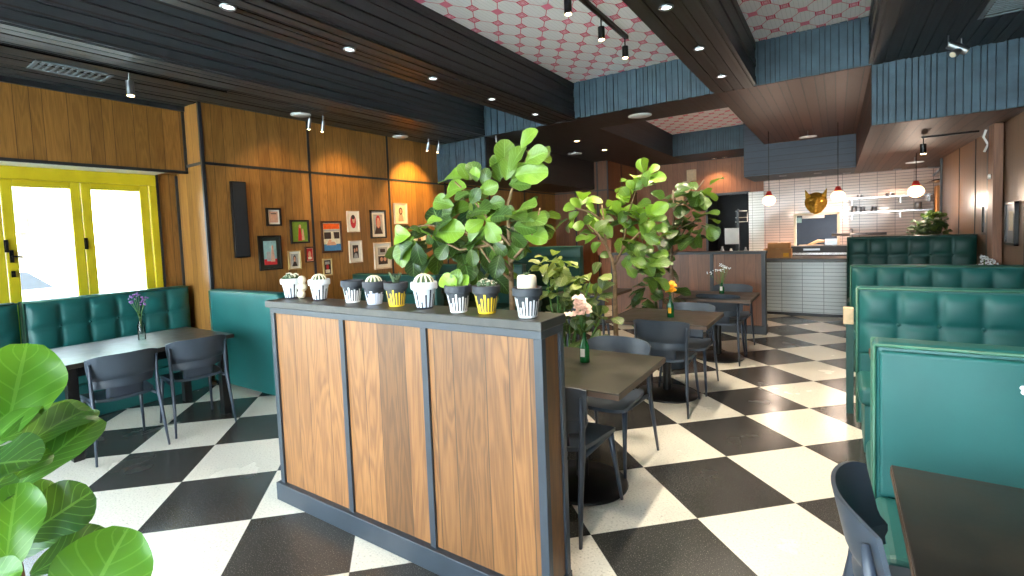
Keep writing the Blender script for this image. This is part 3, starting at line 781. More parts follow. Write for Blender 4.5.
tr.build('trunk', BARK, tB, smooth=True, world=True)
lm = M()
# zoomed coordinates (scale 3.49, origin 385,120): base u,v -> tip u,v, tone
LV = [(405, 225, 378, 165, .35), (410, 220, 388, 110, .3), (415, 190, 420, 60, .35), (430, 200, 470, 75, .35), (420, 225, 437, 120, .4), (470, 110, 512, 25, .6), (480, 150, 560, 105, .45), (470, 190, 505, 125, .3), (430, 215, 490, 170, .35), (420, 225, 512, 218, .25), (440, 200, 545, 165, .7),
      (290, 200, 180, 185, .85), (285, 235, 190, 245, .6), (290, 210, 262, 150, .55), (300, 210, 275, 140, .3), (320, 215, 300, 135, .25), (320, 215, 310, 165, .8), (345, 230, 350, 170, .15), (330, 250, 395, 225, .5), (300, 255, 235, 265, .2),
      (240, 300, 158, 275, .5), (250, 330, 175, 320, .15), (225, 330, 285, 285, .45), (200, 350, 140, 345, .75), (235, 345, 150, 375, .1), (300, 330, 350, 290, .15),
      (90, 400, 5, 400, .95), (95, 430, 25, 470, .1), (100, 405, 30, 515, .45), (95, 380, 65, 370, .05), (105, 420, 80, 480, .5), (110, 430, 120, 515, .05), (130, 400, 100, 365, .05), (165, 400, 225, 365, .6), (170, 410, 215, 480, .05), (190, 390, 260, 385, .7), (150, 400, 160, 440, .1), (220, 430, 180, 490, .15), (240, 440, 265, 500, .05), (230, 420, 290, 470, .1),
      (345, 350, 280, 385, .7), (350, 350, 320, 310, .8), (350, 352, 395, 335, .85), (355, 352, 395, 430, .75), (350, 370, 290, 430, .45), (345, 380, 340, 460, .25), (320, 330, 275, 330, .2), (370, 340, 425, 320, .1), (380, 380, 440, 400, .05), (330, 420, 285, 460, .05), (350, 440, 375, 520, .05), (300, 450, 310, 510, .15), (320, 470, 290, 530, .2), (380, 430, 420, 470, .1), (400, 470, 385, 540, .05), (270, 470, 300, 560, .1),
      (430, 340, 470, 305, .3), (455, 330, 500, 265, .35), (470, 350, 545, 330, .35), (470, 370, 560, 320, .2), (480, 395, 570, 410, .8), (440, 380, 500, 400, .15), (440, 400, 490, 440, .15), (450, 370, 520, 370, .25), (430, 430, 470, 480, .2), (435, 350, 430, 300, .35), (360, 300, 400, 280, .2), (300, 290, 320, 250, .1), (370, 250, 350, 210, .15),
      (240, 530, 185, 520, .9), (250, 530, 225, 490, .6)]
for li, a in enumerate(LV[:-2]):
    a = list(a); f_ = .86 if li < 11 else 1; a[0] = a[2] + (a[0] - a[2]) * f_; a[1] = a[3] + (a[1] - a[3]) * f_
    k = 3.49; px_leaf(lm, 385 + a[0] / k, 120 + a[1] / k, 385 + a[2] / k, 120 + a[3] / k, YB + random.uniform(-.14, .06), a[4])
rr = random.Random(3)
for (u, v, n, s) in ((410, 240, 7, .12), (445, 245, 8, .14), (480, 250, 9, .15), (470, 200, 6, .12), (500, 230, 8, .14), (530, 225, 6, .12), (485, 275, 7, .12), (524, 160, 3, .08)):
    leaf_cluster(lm, u, v, YB + .12, int(n * 1.6), s * 1.05, .21, (.0, .02, .05, .12, .25, .7), .2, rr)
lm.build('foliage', LEAF, tB, smooth=True, world=True)

# --- second fig (slender trunk)
YC = 4.25
pc = at_y(616, 334, YC)
tC = empty('fiddle_leaf_fig', (pc.x, YC, 0), 'fiddle leaf fig with slender pale trunk behind the nearest aisle table', 'potted tree', 'fiddle leaf figs')
planter(parent=tC, r=.14, h=.3)
tr = M(); tr.tube([(pc.x, YC, .27)] + scr([(616, 334), (615, 300), (615, 275), (613, 262), (606, 245), (604, 225), (602, 205)], YC), [.024, .022, .02, .018, .016, .012, .01, .007], 9)
for br in ([(614, 266), (622, 250), (625, 235), (628, 215), (636, 190), (642, 175)], [(606, 245), (596, 232), (588, 225)], [(604, 222), (590, 212), (575, 208)], [(622, 250), (632, 240), (640, 232)]):
    tr.tube(scr(br, YC), [.013, .01, .008, .007, .006, .005][:len(br)], 7)
tr.build('trunk', BARK, tC, smooth=True, world=True)
lm = M(); rr = random.Random(11)
# origin (560,120) scale 2.88
LV = [(240, 160, 250, 112, .5), (245, 165, 285, 125, .8), (235, 170, 298, 160, .85), (240, 150, 228, 115, .6), (200, 230, 175, 190, .45), (200, 225, 230, 165, .5), (250, 200, 240, 150, .4), (260, 210, 305, 215, .3), (215, 200, 195, 175, .6),
      (170, 270, 160, 235, .9), (175, 262, 215, 245, .85), (60, 260, 5, 245, .75), (55, 265, 20, 285, .6), (60, 255, 40, 225, .85), (100, 265, 85, 240, .8), (110, 275, 60, 290, .4), (130, 280, 120, 255, .85), (140, 290, 100, 310, .3), (120, 330, 62, 348, .85), (125, 350, 80, 375, .8), (125, 320, 105, 310, .7), (150, 340, 130, 300, .5), (150, 390, 118, 385, .35),
      (200, 320, 175, 275, .6), (210, 330, 250, 265, .5), (230, 290, 300, 245, .85), (240, 300, 300, 270, .6), (250, 310, 310, 310, .4), (240, 330, 280, 350, .3), (200, 340, 240, 380, .3), (230, 360, 290, 345, .8), (240, 390, 310, 385, .5), (230, 400, 270, 440, .35), (200, 400, 245, 415, .45), (190, 420, 220, 450, .35), (210, 370, 185, 430, .4), (250, 420, 300, 400, .3), (220, 250, 260, 230, .5), (205, 290, 185, 320, .3), (170, 300, 190, 260, .3)]
for a in LV:
    k = 2.88; a = list(a); f_ = min(1, 44 / math.hypot(a[2] - a[0], a[3] - a[1])); a[0] = a[2] + (a[0] - a[2]) * f_; a[1] = a[3] + (a[1] - a[3]) * f_; a[4] = min(1, a[4] * 1.05); px_leaf(lm, 560 + a[0] / k, 120 + a[1] / k, 560 + a[2] / k, 120 + a[3] / k, YC + random.uniform(-.1, .1), a[4])
for (u, v, n, s, tn) in ((640, 190, 10, .16, (.2, .4, 1)), (630, 205, 8, .12, (.1, .5, 1)), (580, 212, 10, .14, (.1, .6, 1)), (645, 225, 13, .17, (.05, .4, .9)), (640, 250, 13, .17, (.02, .3, .8)), (648, 275, 11, .15, (.05, .3, .6)), (595, 237, 5, .1, (.4, .6, .8)), (622, 232, 6, .14, (.2, .4)), (600, 215, 4, .12, (.4, .7))):
    leaf_cluster(lm, u, v, YC + .1, n, s, .17, tn, .2, rr)
lm.build('foliage', LEAF, tC, smooth=True, world=True)

# --- third darker fig, further back
YD = 5.7
pd = at_y(671, 290, YD)
tD = empty('fiddle_leaf_fig', (pd.x, YD, 0), 'darker fig tree with sparse branches near the rear partition, furthest of the figs', 'potted tree', 'fiddle leaf figs')
planter(parent=tD, r=.17, h=.3)
tr = M(); tr.tube([(pd.x, YD, .27)] + scr([(672, 310), (672, 285), (671, 260), (672, 240), (674, 215), (673, 190)], YD), [.026, .024, .022, .019, .016, .012, .008], 9)
for br in ([(671, 235), (685, 225), (700, 220)], [(673, 210), (686, 200), (697, 190), (704, 180)], [(671, 245), (660, 235), (652, 225)], [(672, 255), (685, 245), (695, 240)]):
    tr.tube(scr(br, YD), [.014, .01, .008, .005][:len(br)], 7)
tr.build('trunk', BARKD, tD, smooth=True, world=True)
lm = M(); rr = random.Random(5)
for (u, v, n, s, tn) in ((700, 192, 10, .14, (.1, .2, .35)), (682, 205, 7, .12, (.05, .1)), (690, 225, 9, .16, (.05, .15, .3)), (703, 222, 8, .13, (.2, .35, .5)), (698, 238, 7, .12, (.1, .2)), (675, 232, 7, .14, (.0, .1)), (662, 225, 7, .16, (.05, .2)), (670, 200, 5, .12, (.05, .1)), (655, 265, 9, .2, (.05, .15)), (648, 290, 10, .2, (.02, .1, .2)), (660, 300, 8, .18, (.02, .1)), (640, 305, 8, .18, (.0, .1))):
    leaf_cluster(lm, u, v, YD + .03, n, s, .21, tn, .1, rr)
lm.build('foliage', LEAF, tD, smooth=True, world=True)

# --- low variegated bushes behind the partition end
def bush(u, v, y, label, blobs, seed):
    p = at_y(u, v, y); t = empty('leafy_bush', (p.x, y, 0), label, 'potted plant'); planter(parent=t, r=.18, h=.4)
    rr = random.Random(seed); st = M(); lm = M()
    for (bu, bv, n, s, L, tn) in blobs:
        c = at_y(bu, bv, y); b = Vector((p.x, y, .36)); st.tube([b, (b + c) / 2 + Vector((rr.uniform(-.03, .03), 0, 0)), c], [.012, .009, .005], 6)
        leaf_cluster(lm, bu, bv, y, n, s, L, tn, .35, rr)
    st.build('stems', STEM, t, smooth=True, world=True); lm.build('foliage', LEAFV, t, smooth=True, world=True)
bush(566, 340, 3.75, 'low bush with yellow-edged leaves beside the teal booths, behind the partition end', [
    (555, 262, 16, .1, .13, (.5, .8, .9)), (545, 268, 8, .09, .13, (.3, .7)), (565, 275, 12, .12, .13, (.4, .7, .9)), (590, 282, 12, .1, .13, (.2, .7, .9)),
    (560, 295, 14, .14, .14, (.02, .1, .3)), (580, 305, 16, .15, .14, (.02, .1, .3)), (596, 300, 10, .12, .13, (.1, .5)), (570, 325, 16, .15, .14, (.0, .1)), (555, 318, 12, .14, .14, (.0, .1)), (600, 320, 10, .13, .13, (.0, .2)), (586, 340, 10, .15, .14, (.0, .1))], 21)
# --- foreground fig at the left edge
fg = at_d(20, 470, 1.12)
tF = empty('fiddle_leaf_fig', (fg.x - .1, fg.y - .05, 0), 'foreground fiddle leaf fig filling the bottom left corner with big leaves', 'potted tree', 'fiddle leaf figs')
planter(parent=tF, r=.2, h=.38)
tr = M(); tr.tube([(fg.x - .1, fg.y - .05, .33), (fg.x - .1, fg.y - .04, .6), (fg.x - .12, fg.y, .8), (fg.x - .16, fg.y, 1.0)], [.024, .02, .014, .008], 9); tr.build('trunk', BARK, tF, smooth=True, world=True)
lm = M()
def dleaf(u0, v0, d0, u1, v1, d1, tone, nx=0, nz=.3, wr=.8):
    a = at_d(u0, v0, d0); b = at_d(u1, v1, d1); nn = (CAM - a).normalized() + Vector((nx, 0, nz)); random.seed(int(u0 * 7 + v1))
    leaf(lm, a, b - a, nn, (b - a).length * 1.1, tone, wr, .02, 8, 14)
dleaf(4, 442, 1.2, 24, 353, 1.18, .62, .2, .3, .74)
dleaf(-10, 450, 1.15, 12, 345, 1.25, .55, -.3, .2, .8)
dleaf(0, 440, 1.15, 97, 404, 1.3, .35, 0, 1.3, .5)
dleaf(10, 455, 1.08, 100, 393, 1.32, .12, .3, .9, .35)
dleaf(-40, 470, 1.0, 40, 455, 1.02, .08, -.2, 1.0, .75)
dleaf(12, 480, 1.1, 80, 410, 1.25, .12, .9, .2, .5)
dleaf(4, 580, 1.0, 14, 486, 1.02, .55, -.3, .1, .55)
dleaf(20, 540, 1.05, 92, 490, 1.12, .02, .3, .5, .8)
dleaf(30, 575, 1.02, 110, 530, 1.12, .02, .1, 1.2, .7)
dleaf(66, 650, .95, 116, 536, 1.0, .6, .1, .7, .8)
dleaf(15, 490, 1.12, 92, 412, 1.22, .2, .1, .9, .5)
dleaf(5, 560, 1.1, 70, 500, 1.15, .05, .2, .6, .7)
dleaf(-30, 600, .9, 16, 568, .9, .45, 0, .8, .7)
dleaf(-30, 520, 1.0, 5, 470, 1.05, .05, 0, .5, .8)
dleaf(10, 530, 1.15, 60, 480, 1.25, .03, .1, .5, .9)
lm.build('foliage', LEAFB, tF, smooth=True, world=True)

# ---- flowers in bottles and vases
def flower_bottle(x, y, z, label, petal, kind, bottle, n=5, h=.2, spread=.05, stem=.18, pr=.02, offs=(0, 0)):
    t = empty('flower_bottle', (x, y, z), label, 'flower vase')
    r = .03
    M().lathe([(0, 0), (r, 0), (r * 1.03, .006), (r, h * .55), (r * .42, h * .76), (r * .38, h * .97), (r * .48, h), (r * .3, h), (r * .3, h * .9), (0, h * .9)], n=20).build('bottle', bottle, t, smooth=True)
    if bottle is BGREEN: M().box(-.014, .014, -.0325, -.029, .04, .09).build('bottle_label', WHITE if petal is not YELF else TAPE, t)
    sm = M(); fm = M(); lv = M(); rr = random.Random(int(x * 100))
    for k in range(n):
        fm = M(); a = rr.random() * 6.3; s = spread * (k / max(1, n - 1)) ** .6
        tip = Vector((offs[0] + s * cos(a), offs[1] + s * sin(a), h * .9 + stem * (1 - .45 * (k / max(1, n - 1)))))
        sm.tube([(0, 0, h * .5), (offs[0] * .4 + s * .3 * cos(a), s * .3 * sin(a), h * 1.05), tip], .0022, 5)
        if kind == 'orchid' or kind == 'rose':
            for q in range(6 if kind == 'orchid' else 12):
                b = q * 2 * pi / 6 + k; up = .3 if kind == 'orchid' else rr.uniform(.1, 1.0)
                e = Vector((cos(b), sin(b) * .8 - .3, up * (1 if q % 2 else .4))).normalized()
                leaf(fm, tip, e, Vector((0, -.5, 1)), pr * 1.6, .5, .95, .1, 2, 4)
            fm.ball(tip, pr * .35, 8, 6)
        else:
            for q in range(7):
                e = Vector((rr.uniform(-1, 1), rr.uniform(-1, 1), rr.uniform(-.2, 1))) * pr * 1.5
                fm.ball(tip + e, pr * .35, 6, 5)
        fm.build('blossom', petal, t, smooth=True)
        if k % 2 == 0: leaf(lv, Vector((0, 0, h)), (tip - Vector((0, 0, h))).normalized() + Vector((.5 * cos(a + 2), .5 * sin(a + 2), 0)), Vector((0, -.3, 1)), .07, .6, .5)
    sm.build('stems', STEM, t, smooth=True)
    if kind != 'dry': lv.build('leaves', LEAF, t, smooth=True)
    return t
flower_bottle(-1.32, 2.885, .75, 'green glass bottle with pale pink blossoms on the nearest aisle table', PINKF, 'orchid', BGREEN, 14, .19, .06, .24, .027, (-.03, 0))
flower_bottle(-1.27, 4.69, .75, 'green glass bottle with an orange-yellow flower on the middle aisle table', YELF, 'rose', BGREEN, 4, .2, .03, .12, .035)
flower_bottle(-1.15, 6.5, .75, 'small bottle of dried white sprigs on the furthest aisle table', WHITEF, 'dry', BGREEN, 9, .13, .13, .22, .018)
flower_bottle(-5.24, 1.86, .75, 'clear glass vase with violet flowers and green leaves on the window table', VIOF, 'dry', CLEAR, 8, .24, .08, .2, .02)
flower_bottle(.60, 2.03, .75, 'vase of white flowers at the right edge on the near booth table', WHITEF, 'dry', CLEAR, 10, .14, .09, .27, .022, (-.04, .05))
flower_bottle(1.34, 7.6, .75, 'vase of tiny white flowers before the tall dark booth', WHITEF, 'dry', CLEAR, 12, .14, .12, .22, .024)

# ================================================================ WALL ITEMS
M_ = lambda n, c: plain(n, c, .5, var=.15, scale=30)
FRB = plain('black_frame', (26, 22, 20), .35); FRW = plain('brown_frame', (74, 42, 24), .4); FRG = plain('gilt_frame', (176, 150, 96), .4); FRP = plain('pale_frame', (214, 196, 176), .45)
MAT1 = plain('mat_board', (232, 226, 212), .8, var=.03); MATD = plain('dark_mat', (34, 40, 32), .7)
A_SKIN = M_('print_skin', (214, 160, 130)); A_DK = M_('print_dark', (60, 44, 40)); A_RED = M_('print_red', (196, 40, 44)); A_GRN = M_('print_green', (110, 140, 44)); A_SKY = M_('print_sky', (150, 190, 190)); A_ORG = M_('print_orange', (232, 96, 30)); A_GRY = M_('print_grey', (170, 168, 164)); A_TAN = M_('print_tan', (206, 160, 136)); A_CRM = M_('print_cream', (226, 216, 190)); A_BLU = M_('print_blue', (70, 130, 180))
def picture(y0, z1, y1, z0, label, fr, mat, mw_, bg, shapes, bw=.022):
    t = empty('framed_picture', (XL, (y0 + y1) / 2, z0), label, 'picture', 'framed pictures on the wood wall')
    H = z1 - z0; W_ = y1 - y0; w = W_ / 2
    m = M(); m.box(0.0, .03, -w, -w + bw, 0, H); m.box(0, .03, w - bw, w, 0, H); m.box(0, .03, -w + bw, w - bw, 0, bw); m.box(0, .03, -w + bw, w - bw, H - bw, H)
    m.build('frame', fr, t, bevel=.003)
    M().box(.001, .012, -w + bw, w - bw, bw, H - bw).build('mat_board', mat, t)
    a = M(); i = bw + mw_; a.box(.010, .014, -w + i, w - i, i, H - i, 0)
    aw = w - i; ah = H - 2 * i; layer = .0142
    mats = [bg]
    for k, (kind, cx, cz, rx, rz_, mt) in enumerate(shapes):
        if mt not in mats: mats.append(mt)
        mi = mats.index(mt); x0 = .014; x1 = layer + .0006 * (k + 1); cy = cx * aw; czz = i + ah * cz
        if kind == 'o':
            pts = [(cy + rx * aw * cos(q * pi / 8), czz + rz_ * ah * sin(q * pi / 8)) for q in range(16)]
        elif kind == 'b': pts = [(cy - rx * aw, czz - rz_ * ah), (cy + rx * aw, czz - rz_ * ah), (cy + rx * aw, czz + rz_ * ah), (cy - rx * aw, czz + rz_ * ah)]
        else: pts = [(cy - rx * aw, czz - rz_ * ah), (cy + rx * aw, czz - rz_ * ah), (cy + rx * .45 * aw, czz + rz_ * ah), (cy - rx * .45 * aw, czz + rz_ * ah)]
        pts = [(min(max(p[0], -aw), aw), min(max(p[1], i), H - i)) for p in pts]
        a.prism(pts, lambda p: (x0, p[0], p[1]), lambda p: (x1, p[0], p[1]), mi)
    a.build('print', mats, t)
face = lambda cx=0, s=1.0, hair=A_DK, body=A_DK: [('t', cx, .18, .75 * s, .2 * s, body), ('o', cx, .62, .42 * s, .28 * s, hair), ('o', cx, .57, .3 * s, .22 * s, A_SKIN)]
picture(3.508, 2.025, 3.709, 1.799, 'small black framed print of a drawing, topmost at the left end beside the black speaker', FRB, MAT1, .022, A_TAN, [('b', 0, .5, .6, .25, A_SKIN), ('b', 0, .8, .7, .04, A_DK)])
picture(3.379, 1.68, 3.684, 1.248, 'large black framed picture with dark mat, lowest left of the group', FRB, MATD, .045, A_SKY, [('b', 0, .12, 1, .12, A_RED), ('b', -.3, .35, .3, .2, A_GRY), ('t', .35, .38, .35, .26, A_TAN), ('o', .35, .72, .16, .1, A_SKIN)])
picture(3.828, 1.875, 4.105, 1.566, 'black framed print of a red figure on yellow-green', FRB, A_GRN, .008, A_GRN, [('t', 0, .38, .3, .36, A_RED), ('o', .05, .78, .16, .1, A_SKIN), ('t', .4, .35, .2, .3, A_TAN)])
picture(3.771, 1.475, 3.958, 1.226, 'gilt framed small grey portrait below the red figure print', FRG, MAT1, .03, A_GRY, face(), .014)
picture(4.024, 1.515, 4.164, 1.305, 'tiny dark framed reddish print beside the black wall seam', FRW, A_TAN, .01, A_RED, [('o', 0, .5, .5, .3, A_SKIN), ('b', 0, .2, .6, .1, A_CRM)], .016)
picture(4.3, 1.861, 4.639, 1.415, 'largest brown framed poster with orange heading and street scene', FRW, A_DK, .006, A_CRM, [('b', 0, .88, .95, .1, A_ORG), ('b', 0, .73, .95, .04, A_GRY), ('b', -.5, .55, .4, .12, A_DK), ('b', .5, .55, .4, .12, A_DK), ('b', 0, .12, 1, .12, A_BLU), ('t', -.1, .3, .6, .1, A_SKIN), ('t', .1, .5, .2, .18, A_CRM)])
picture(4.295, 1.337, 4.444, 1.101, 'small gilt framed print directly below the large orange-headed poster', FRG, A_CRM, .008, A_DK, [('b', 0, .8, .7, .1, A_GRY), ('o', 0, .5, .4, .2, A_RED), ('b', 0, .2, .7, .12, A_CRM)], .014)
picture(4.752, 2.005, 4.97, 1.696, 'thin framed print of a dark red oval portrait on white, upper right of the poster', FRP, MAT1, .03, MAT1, [('o', 0, .5, .8, .45, A_RED), ('o', .1, .6, .35, .2, A_SKIN), ('o', 0, .8, .5, .15, A_DK)], .014)
picture(4.757, 1.57, 4.995, 1.246, 'white framed double portrait with wide cream mat', FRP, MAT1, .05, A_DK, [('o', -.35, .6, .28, .16, A_SKIN), ('o', .4, .65, .28, .16, A_SKIN), ('t', 0, .2, .8, .18, A_GRY)], .016)
picture(5.186, 2.026, 5.503, 1.591, 'dark framed portrait of a face wearing a red cap, white mat', FRB, MAT1, .045, A_GRY, face(0, 1.2, A_RED, A_DK))
picture(5.23, 1.522, 5.576, 1.109, 'pale brown framed picture with two stacked grey photographs', FRP, MAT1, .05, MAT1, [('b', 0, .77, .95, .22, A_GRY), ('b', 0, .25, .95, .24, A_DK), ('o', -.3, .3, .3, .12, A_SKIN), ('o', .4, .3, .3, .12, A_SKIN), ('b', 0, .8, .5, .1, A_DK)])
picture(5.694, 2.146, 5.986, 1.808, 'white framed print of a long-haired figure, highest right under the warm spotlight', FRP, MAT1, .03, A_CRM, [('t', 0, .3, .6, .3, A_TAN), ('o', 0, .66, .4, .24, A_DK), ('o', 0, .66, .22, .16, A_SKIN)], .014)
picture(6.1, 1.75, 6.4, 1.42, 'cream picture half hidden by the fig leaves at the right of the group', FRP, MAT1, .04, A_CRM, face(), .014)
t = empty('wall_speaker', (XL, 3.17, 1.429), 'tall slim black speaker panel on the wood wall', 'speaker')
M().box(0, .05, -.088, .088, 0, .9).build('cabinet', METAL, t, bevel=.006); M().box(.05, .055, -.075, .075, .015, .885).build('grille', BLK, t)

# right wall
t = empty('wall_post', (XR - .06, 7.85, 0), 'brown wooden post on the right wall beside the black pipe', 'post')
M().box(-.03, .05, -.17, .05, 0, ZL).build('post', MWB, t, bevel=.004)
t = empty('wall_pipe', (XR - .05, 8.05, 0), 'black vertical pipe running up the right wall', 'pipe')
M().box(-.02, .04, -.04, .04, 0, ZL).build('channel', METAL, t, bevel=.004)
M().tube([(-.04, -.03, 2.55), (-.06, -.02, 2.47), (-.02, -.01, 2.38), (-.05, 0, 2.3)], .012, 8).build('loose_cable', WHITE, t, smooth=True)
def wall_frame(y0, y1, z0, z1, label):
    t = empty('framed_panel', (XR, (y0 + y1) / 2, z0), label, 'framed panel', 'framed panels on the right wall'); w = (y1 - y0) / 2
    m = M(); h = z1 - z0
    m.box(-.035, 0, -w, -w + .04, 0, h); m.box(-.035, 0, w - .04, w, 0, h); m.box(-.035, 0, -w, w, 0, .03); m.box(-.035, 0, -w, w, h - .03, h); m.build('frame', METAL, t, bevel=.003)
    M().box(-.02, -.006, -w + .04, w - .04, .03, h - .03).build('panel', CHROME, t)
    m = M(); m.box(-.022, -.019, -w + .08, w - .12, .15, h - .1); m.build('picture_print', A_CRM, t)
wall_frame(7.12, 7.5, 1.25, 1.70, 'nearer framed silvery panel on the right wall, right of the brown post')
wall_frame(8.2, 8.52, 1.33, 1.70, 'further framed silvery panel on the right wall, left of the black pipe')
t = empty('thermostat', (XR - .035, 7.8, 2.0), 'small round white thermostat on the brown post', 'thermostat')
M().lathe([(0, 0), (.03, 0), (.03, .015), (.02, .02), (0, .02)], (-.055, 0, 0), 16, axis=(-1, 0, 0)).build('dial', WHITE, t, smooth=True)

# ================================================================ CEILING ITEMS
def downlight(x, y, z, label, warm=False, power=0, r=.045, color=(1, .72, .42)):
    z -= .013
    t = empty('recessed_downlight', (x, y, z), label, 'downlight', 'recessed downlights')
    M().lathe([(r * .75, 0), (r * 1.15, 0), (r * 1.2, -.006), (r * 1.05, -.016), (r * .78, -.01), (r * .75, 0)], n=20).build('trim_ring', CHROME, t, smooth=True)
    M().lathe([(0, -.009), (r * .78, -.006), (r * .76, -.001), (0, -.001)], n=20).build('lens', LAMPW if warm else LAMPC, t)
    if power:
        l = bpy.data.lights.new('downlight_lamp', 'SPOT'); l.energy = power; l.color = color; l.spot_size = 2.0; l.spot_blend = .6; l.shadow_soft_size = .05
        o = bpy.data.objects.new('downlight_lamp', l); C.objects.link(o); o.parent = t; o.location = (0, 0, -.03)
for k, (x, y) in enumerate([(-3.36, 1.846), (-3.36, 2.862), (-3.36, 3.914), (-3.36, 4.963), (-3.36, 6.0)]):
    downlight(x, y, ZB, ['first (nearest)', 'second', 'third', 'fourth', 'fifth (furthest)'][k] + ' recessed downlight in the beam left of the large pink coffer')
for k, (x, y) in enumerate([(-1.02, 3.82), (-1.02, 4.88), (-1.02, 5.94)]):
    downlight(x, y, ZB, ['nearest', 'middle', 'furthest'][k] + ' recessed downlight in the dark beam right of the large pink coffer', False, 45, color=(1, .86, .66))
for k, y in enumerate((2.76, 1.70)):  # unseen lamps continuing the aisle row, added to brighten the floor
    downlight(-1.02, y, ZB, ['recessed downlight in the aisle beam above the nearest aisle table', 'recessed downlight in the aisle beam above the right end of the partition'][k], False, 45, color=(1, .88, .7))
downlight(-3.82, 8.3, ZB, 'glowing warm downlight in the dark rear ceiling above the fig tree', True, 45, .06)
downlight(-3.85, 9.65, ZB, 'warm downlight in the dark rear ceiling nearest the brown wood column', True, 45, .06)
downlight(-2.43, 13.05, ZB, 'left of two small warm downlights above the kitchen doorway', True, 30, .05)
downlight(-2.2, 13.05, ZB, 'right of two small warm downlights above the kitchen doorway', True, 0, .05)
for k, (x, y) in enumerate([(-.93, 12.1), (-.32, 12.2), (.17, 12.85), (1.0, 12.95)]):
    downlight(x, y, ZL, ['leftmost', 'second', 'third', 'rightmost'][k] + ' warm downlight over the tiled kitchen wall', True, 42, .06, (1, .66, .5))
def disc(x, y, z, label, r=.12, drop=.05):
    t = empty('ceiling_speaker', (x, y, z), label, 'ceiling fitting', 'white disc fittings')
    M().tube([(0, 0, 0), (0, 0, -drop)], .008, 8).build('stem', CHROME, t); M().lathe([(0, -drop), (r, -drop - .004), (r, -drop - .012), (r * .5, -drop - .02), (0, -drop - .02)], n=28).build('disc', DISC, t, smooth=True)
disc(-5.41, 3.79, ZB, 'white disc under the ceiling by the picture wall, nearest the window', .12)
disc(-5.54, 5.62, ZB, 'small white disc under the ceiling by the picture wall, further along', .12)
disc(-4.38, 9.4, ZB, 'white disc in the dark rear ceiling above the tall fig', .14)
disc(-2.28, 7.07, ZB, 'pale disc fitting on the soffit just beyond the large pink coffer', .16, .03)
disc(-.43, 10.7, ZB, 'white disc on a stem under the brown board ceiling', .14, .1)
disc(1.06, 10.85, ZL, 'grey disc under the lower right soffit by the kitchen', .12, .08)
disc(-1.95, 5.0, ZC, 'black round sprinkler plate in the large pink coffer', .06, .01)
def head(t, x, y, z, L=.13, ax=(0, 0, -1), r=.033, mt=METAL, lamp=LAMPW):
    a = Vector(ax).normalized(); c = Vector((x, y, z))
    o = M().tube([(x, y, z + .09), (x, y, z + .0)], .007, 6).tube([c, c + a * L], [r, r], 16).build('lamp_head', mt, t, smooth=True); o.modifiers.new('e', 'EDGE_SPLIT')
    M().tube([c + a * (L - .004), c + a * (L + .004)], [r * .8, r * .8], 14).build('bulb', lamp, o)
    return c + a * (L + .03)
def spot(p, ax, energy, size=.9, color=(1, .66, .32)):
    l = bpy.data.lights.new('track_spot', 'SPOT'); l.energy = energy; l.color = color; l.spot_size = size; l.spot_blend = .7; l.shadow_soft_size = .03
    o = bpy.data.objects.new('track_spot', l); C.objects.link(o); o.location = p; o.rotation_euler = Vector(ax).to_track_quat('-Z', 'Y').to_euler()
t = empty('track_light', (-1.9, 4.7, ZC), 'black track with three cylinder spots in the large pink coffer', 'track light')
M().box(-.02, .02, -.95, .8, -.035, 0).build('rail', METAL, t)
for y in (-.67, .07, .74): head(t, .0, y, -.13, .12); spot((-1.9, 4.7 + y, ZC - .3), (.35, -.1, -1), 42, 1.7, (1, .82, .6))
t = empty('track_light', (-5.25, .9, ZB), 'black track with one hanging spot over the window table', 'track light')
M().box(-.02, .02, -2.0, 1.9, -.03, 0).build('rail', METAL, t); head(t, 0, 1.03, -.1, .13, mt=CHROME)
t = empty('twin_spotlight', (-5.43, 4.03, ZB), 'pair of small spots under the ceiling beside the large white disc', 'spotlight', 'twin ceiling spots')
for y in (-.1, .1): head(t, 0, y, -.08, .13, (-.25, 0, -1), .022, CHROME)
t = empty('twin_spotlight', (-5.5, 6.35, ZB), 'pair of small spots at the far end of the picture wall, lighting it warm', 'spotlight', 'twin ceiling spots')
for y in (-.13, .13): p = head(t, 0, y, -.08, .13, (-.3, 0, -1), .022, CHROME)
spot((-5.15, 6.1, 3.0), (-.7, .0, -.75), 70, 1.3, (1, .58, .14)); spot((-5.05, 4.6, 3.05), (-.8, .1, -1.0), 22, 1.4, (1, .62, .22)); spot((-5.05, 3.6, 3.05), (-.8, .1, -1.0), 9, 1.4, (1, .62, .25))
t = empty('track_light', (.85, 6.1, ZB), 'silver adjustable spot under the dark ceiling at the upper right', 'track light')
head(t, -.03, 0, -.09, .15, (.9, .1, -.6), .035, CHROME, GOLD); head(t, .06, .02, -.14, .1, (-.6, -.5, -.5), .03, CHROME, CREAM)
t = empty('track_light', (.88, 8.2, ZL), 'black rail with a cylinder spot under the lower brown soffit on the right', 'track light')
M().box(-.02, .5, -.02, .02, -.02, 0).build('rail', METAL, t); head(t, 0, 0, -.09, .12, mt=METAL)
t = empty('small_spotlight', (-1.86, 8.6, ZC), 'tiny black spot in the small far coffer', 'spotlight'); head(t, 0, 0, -.1, .1)
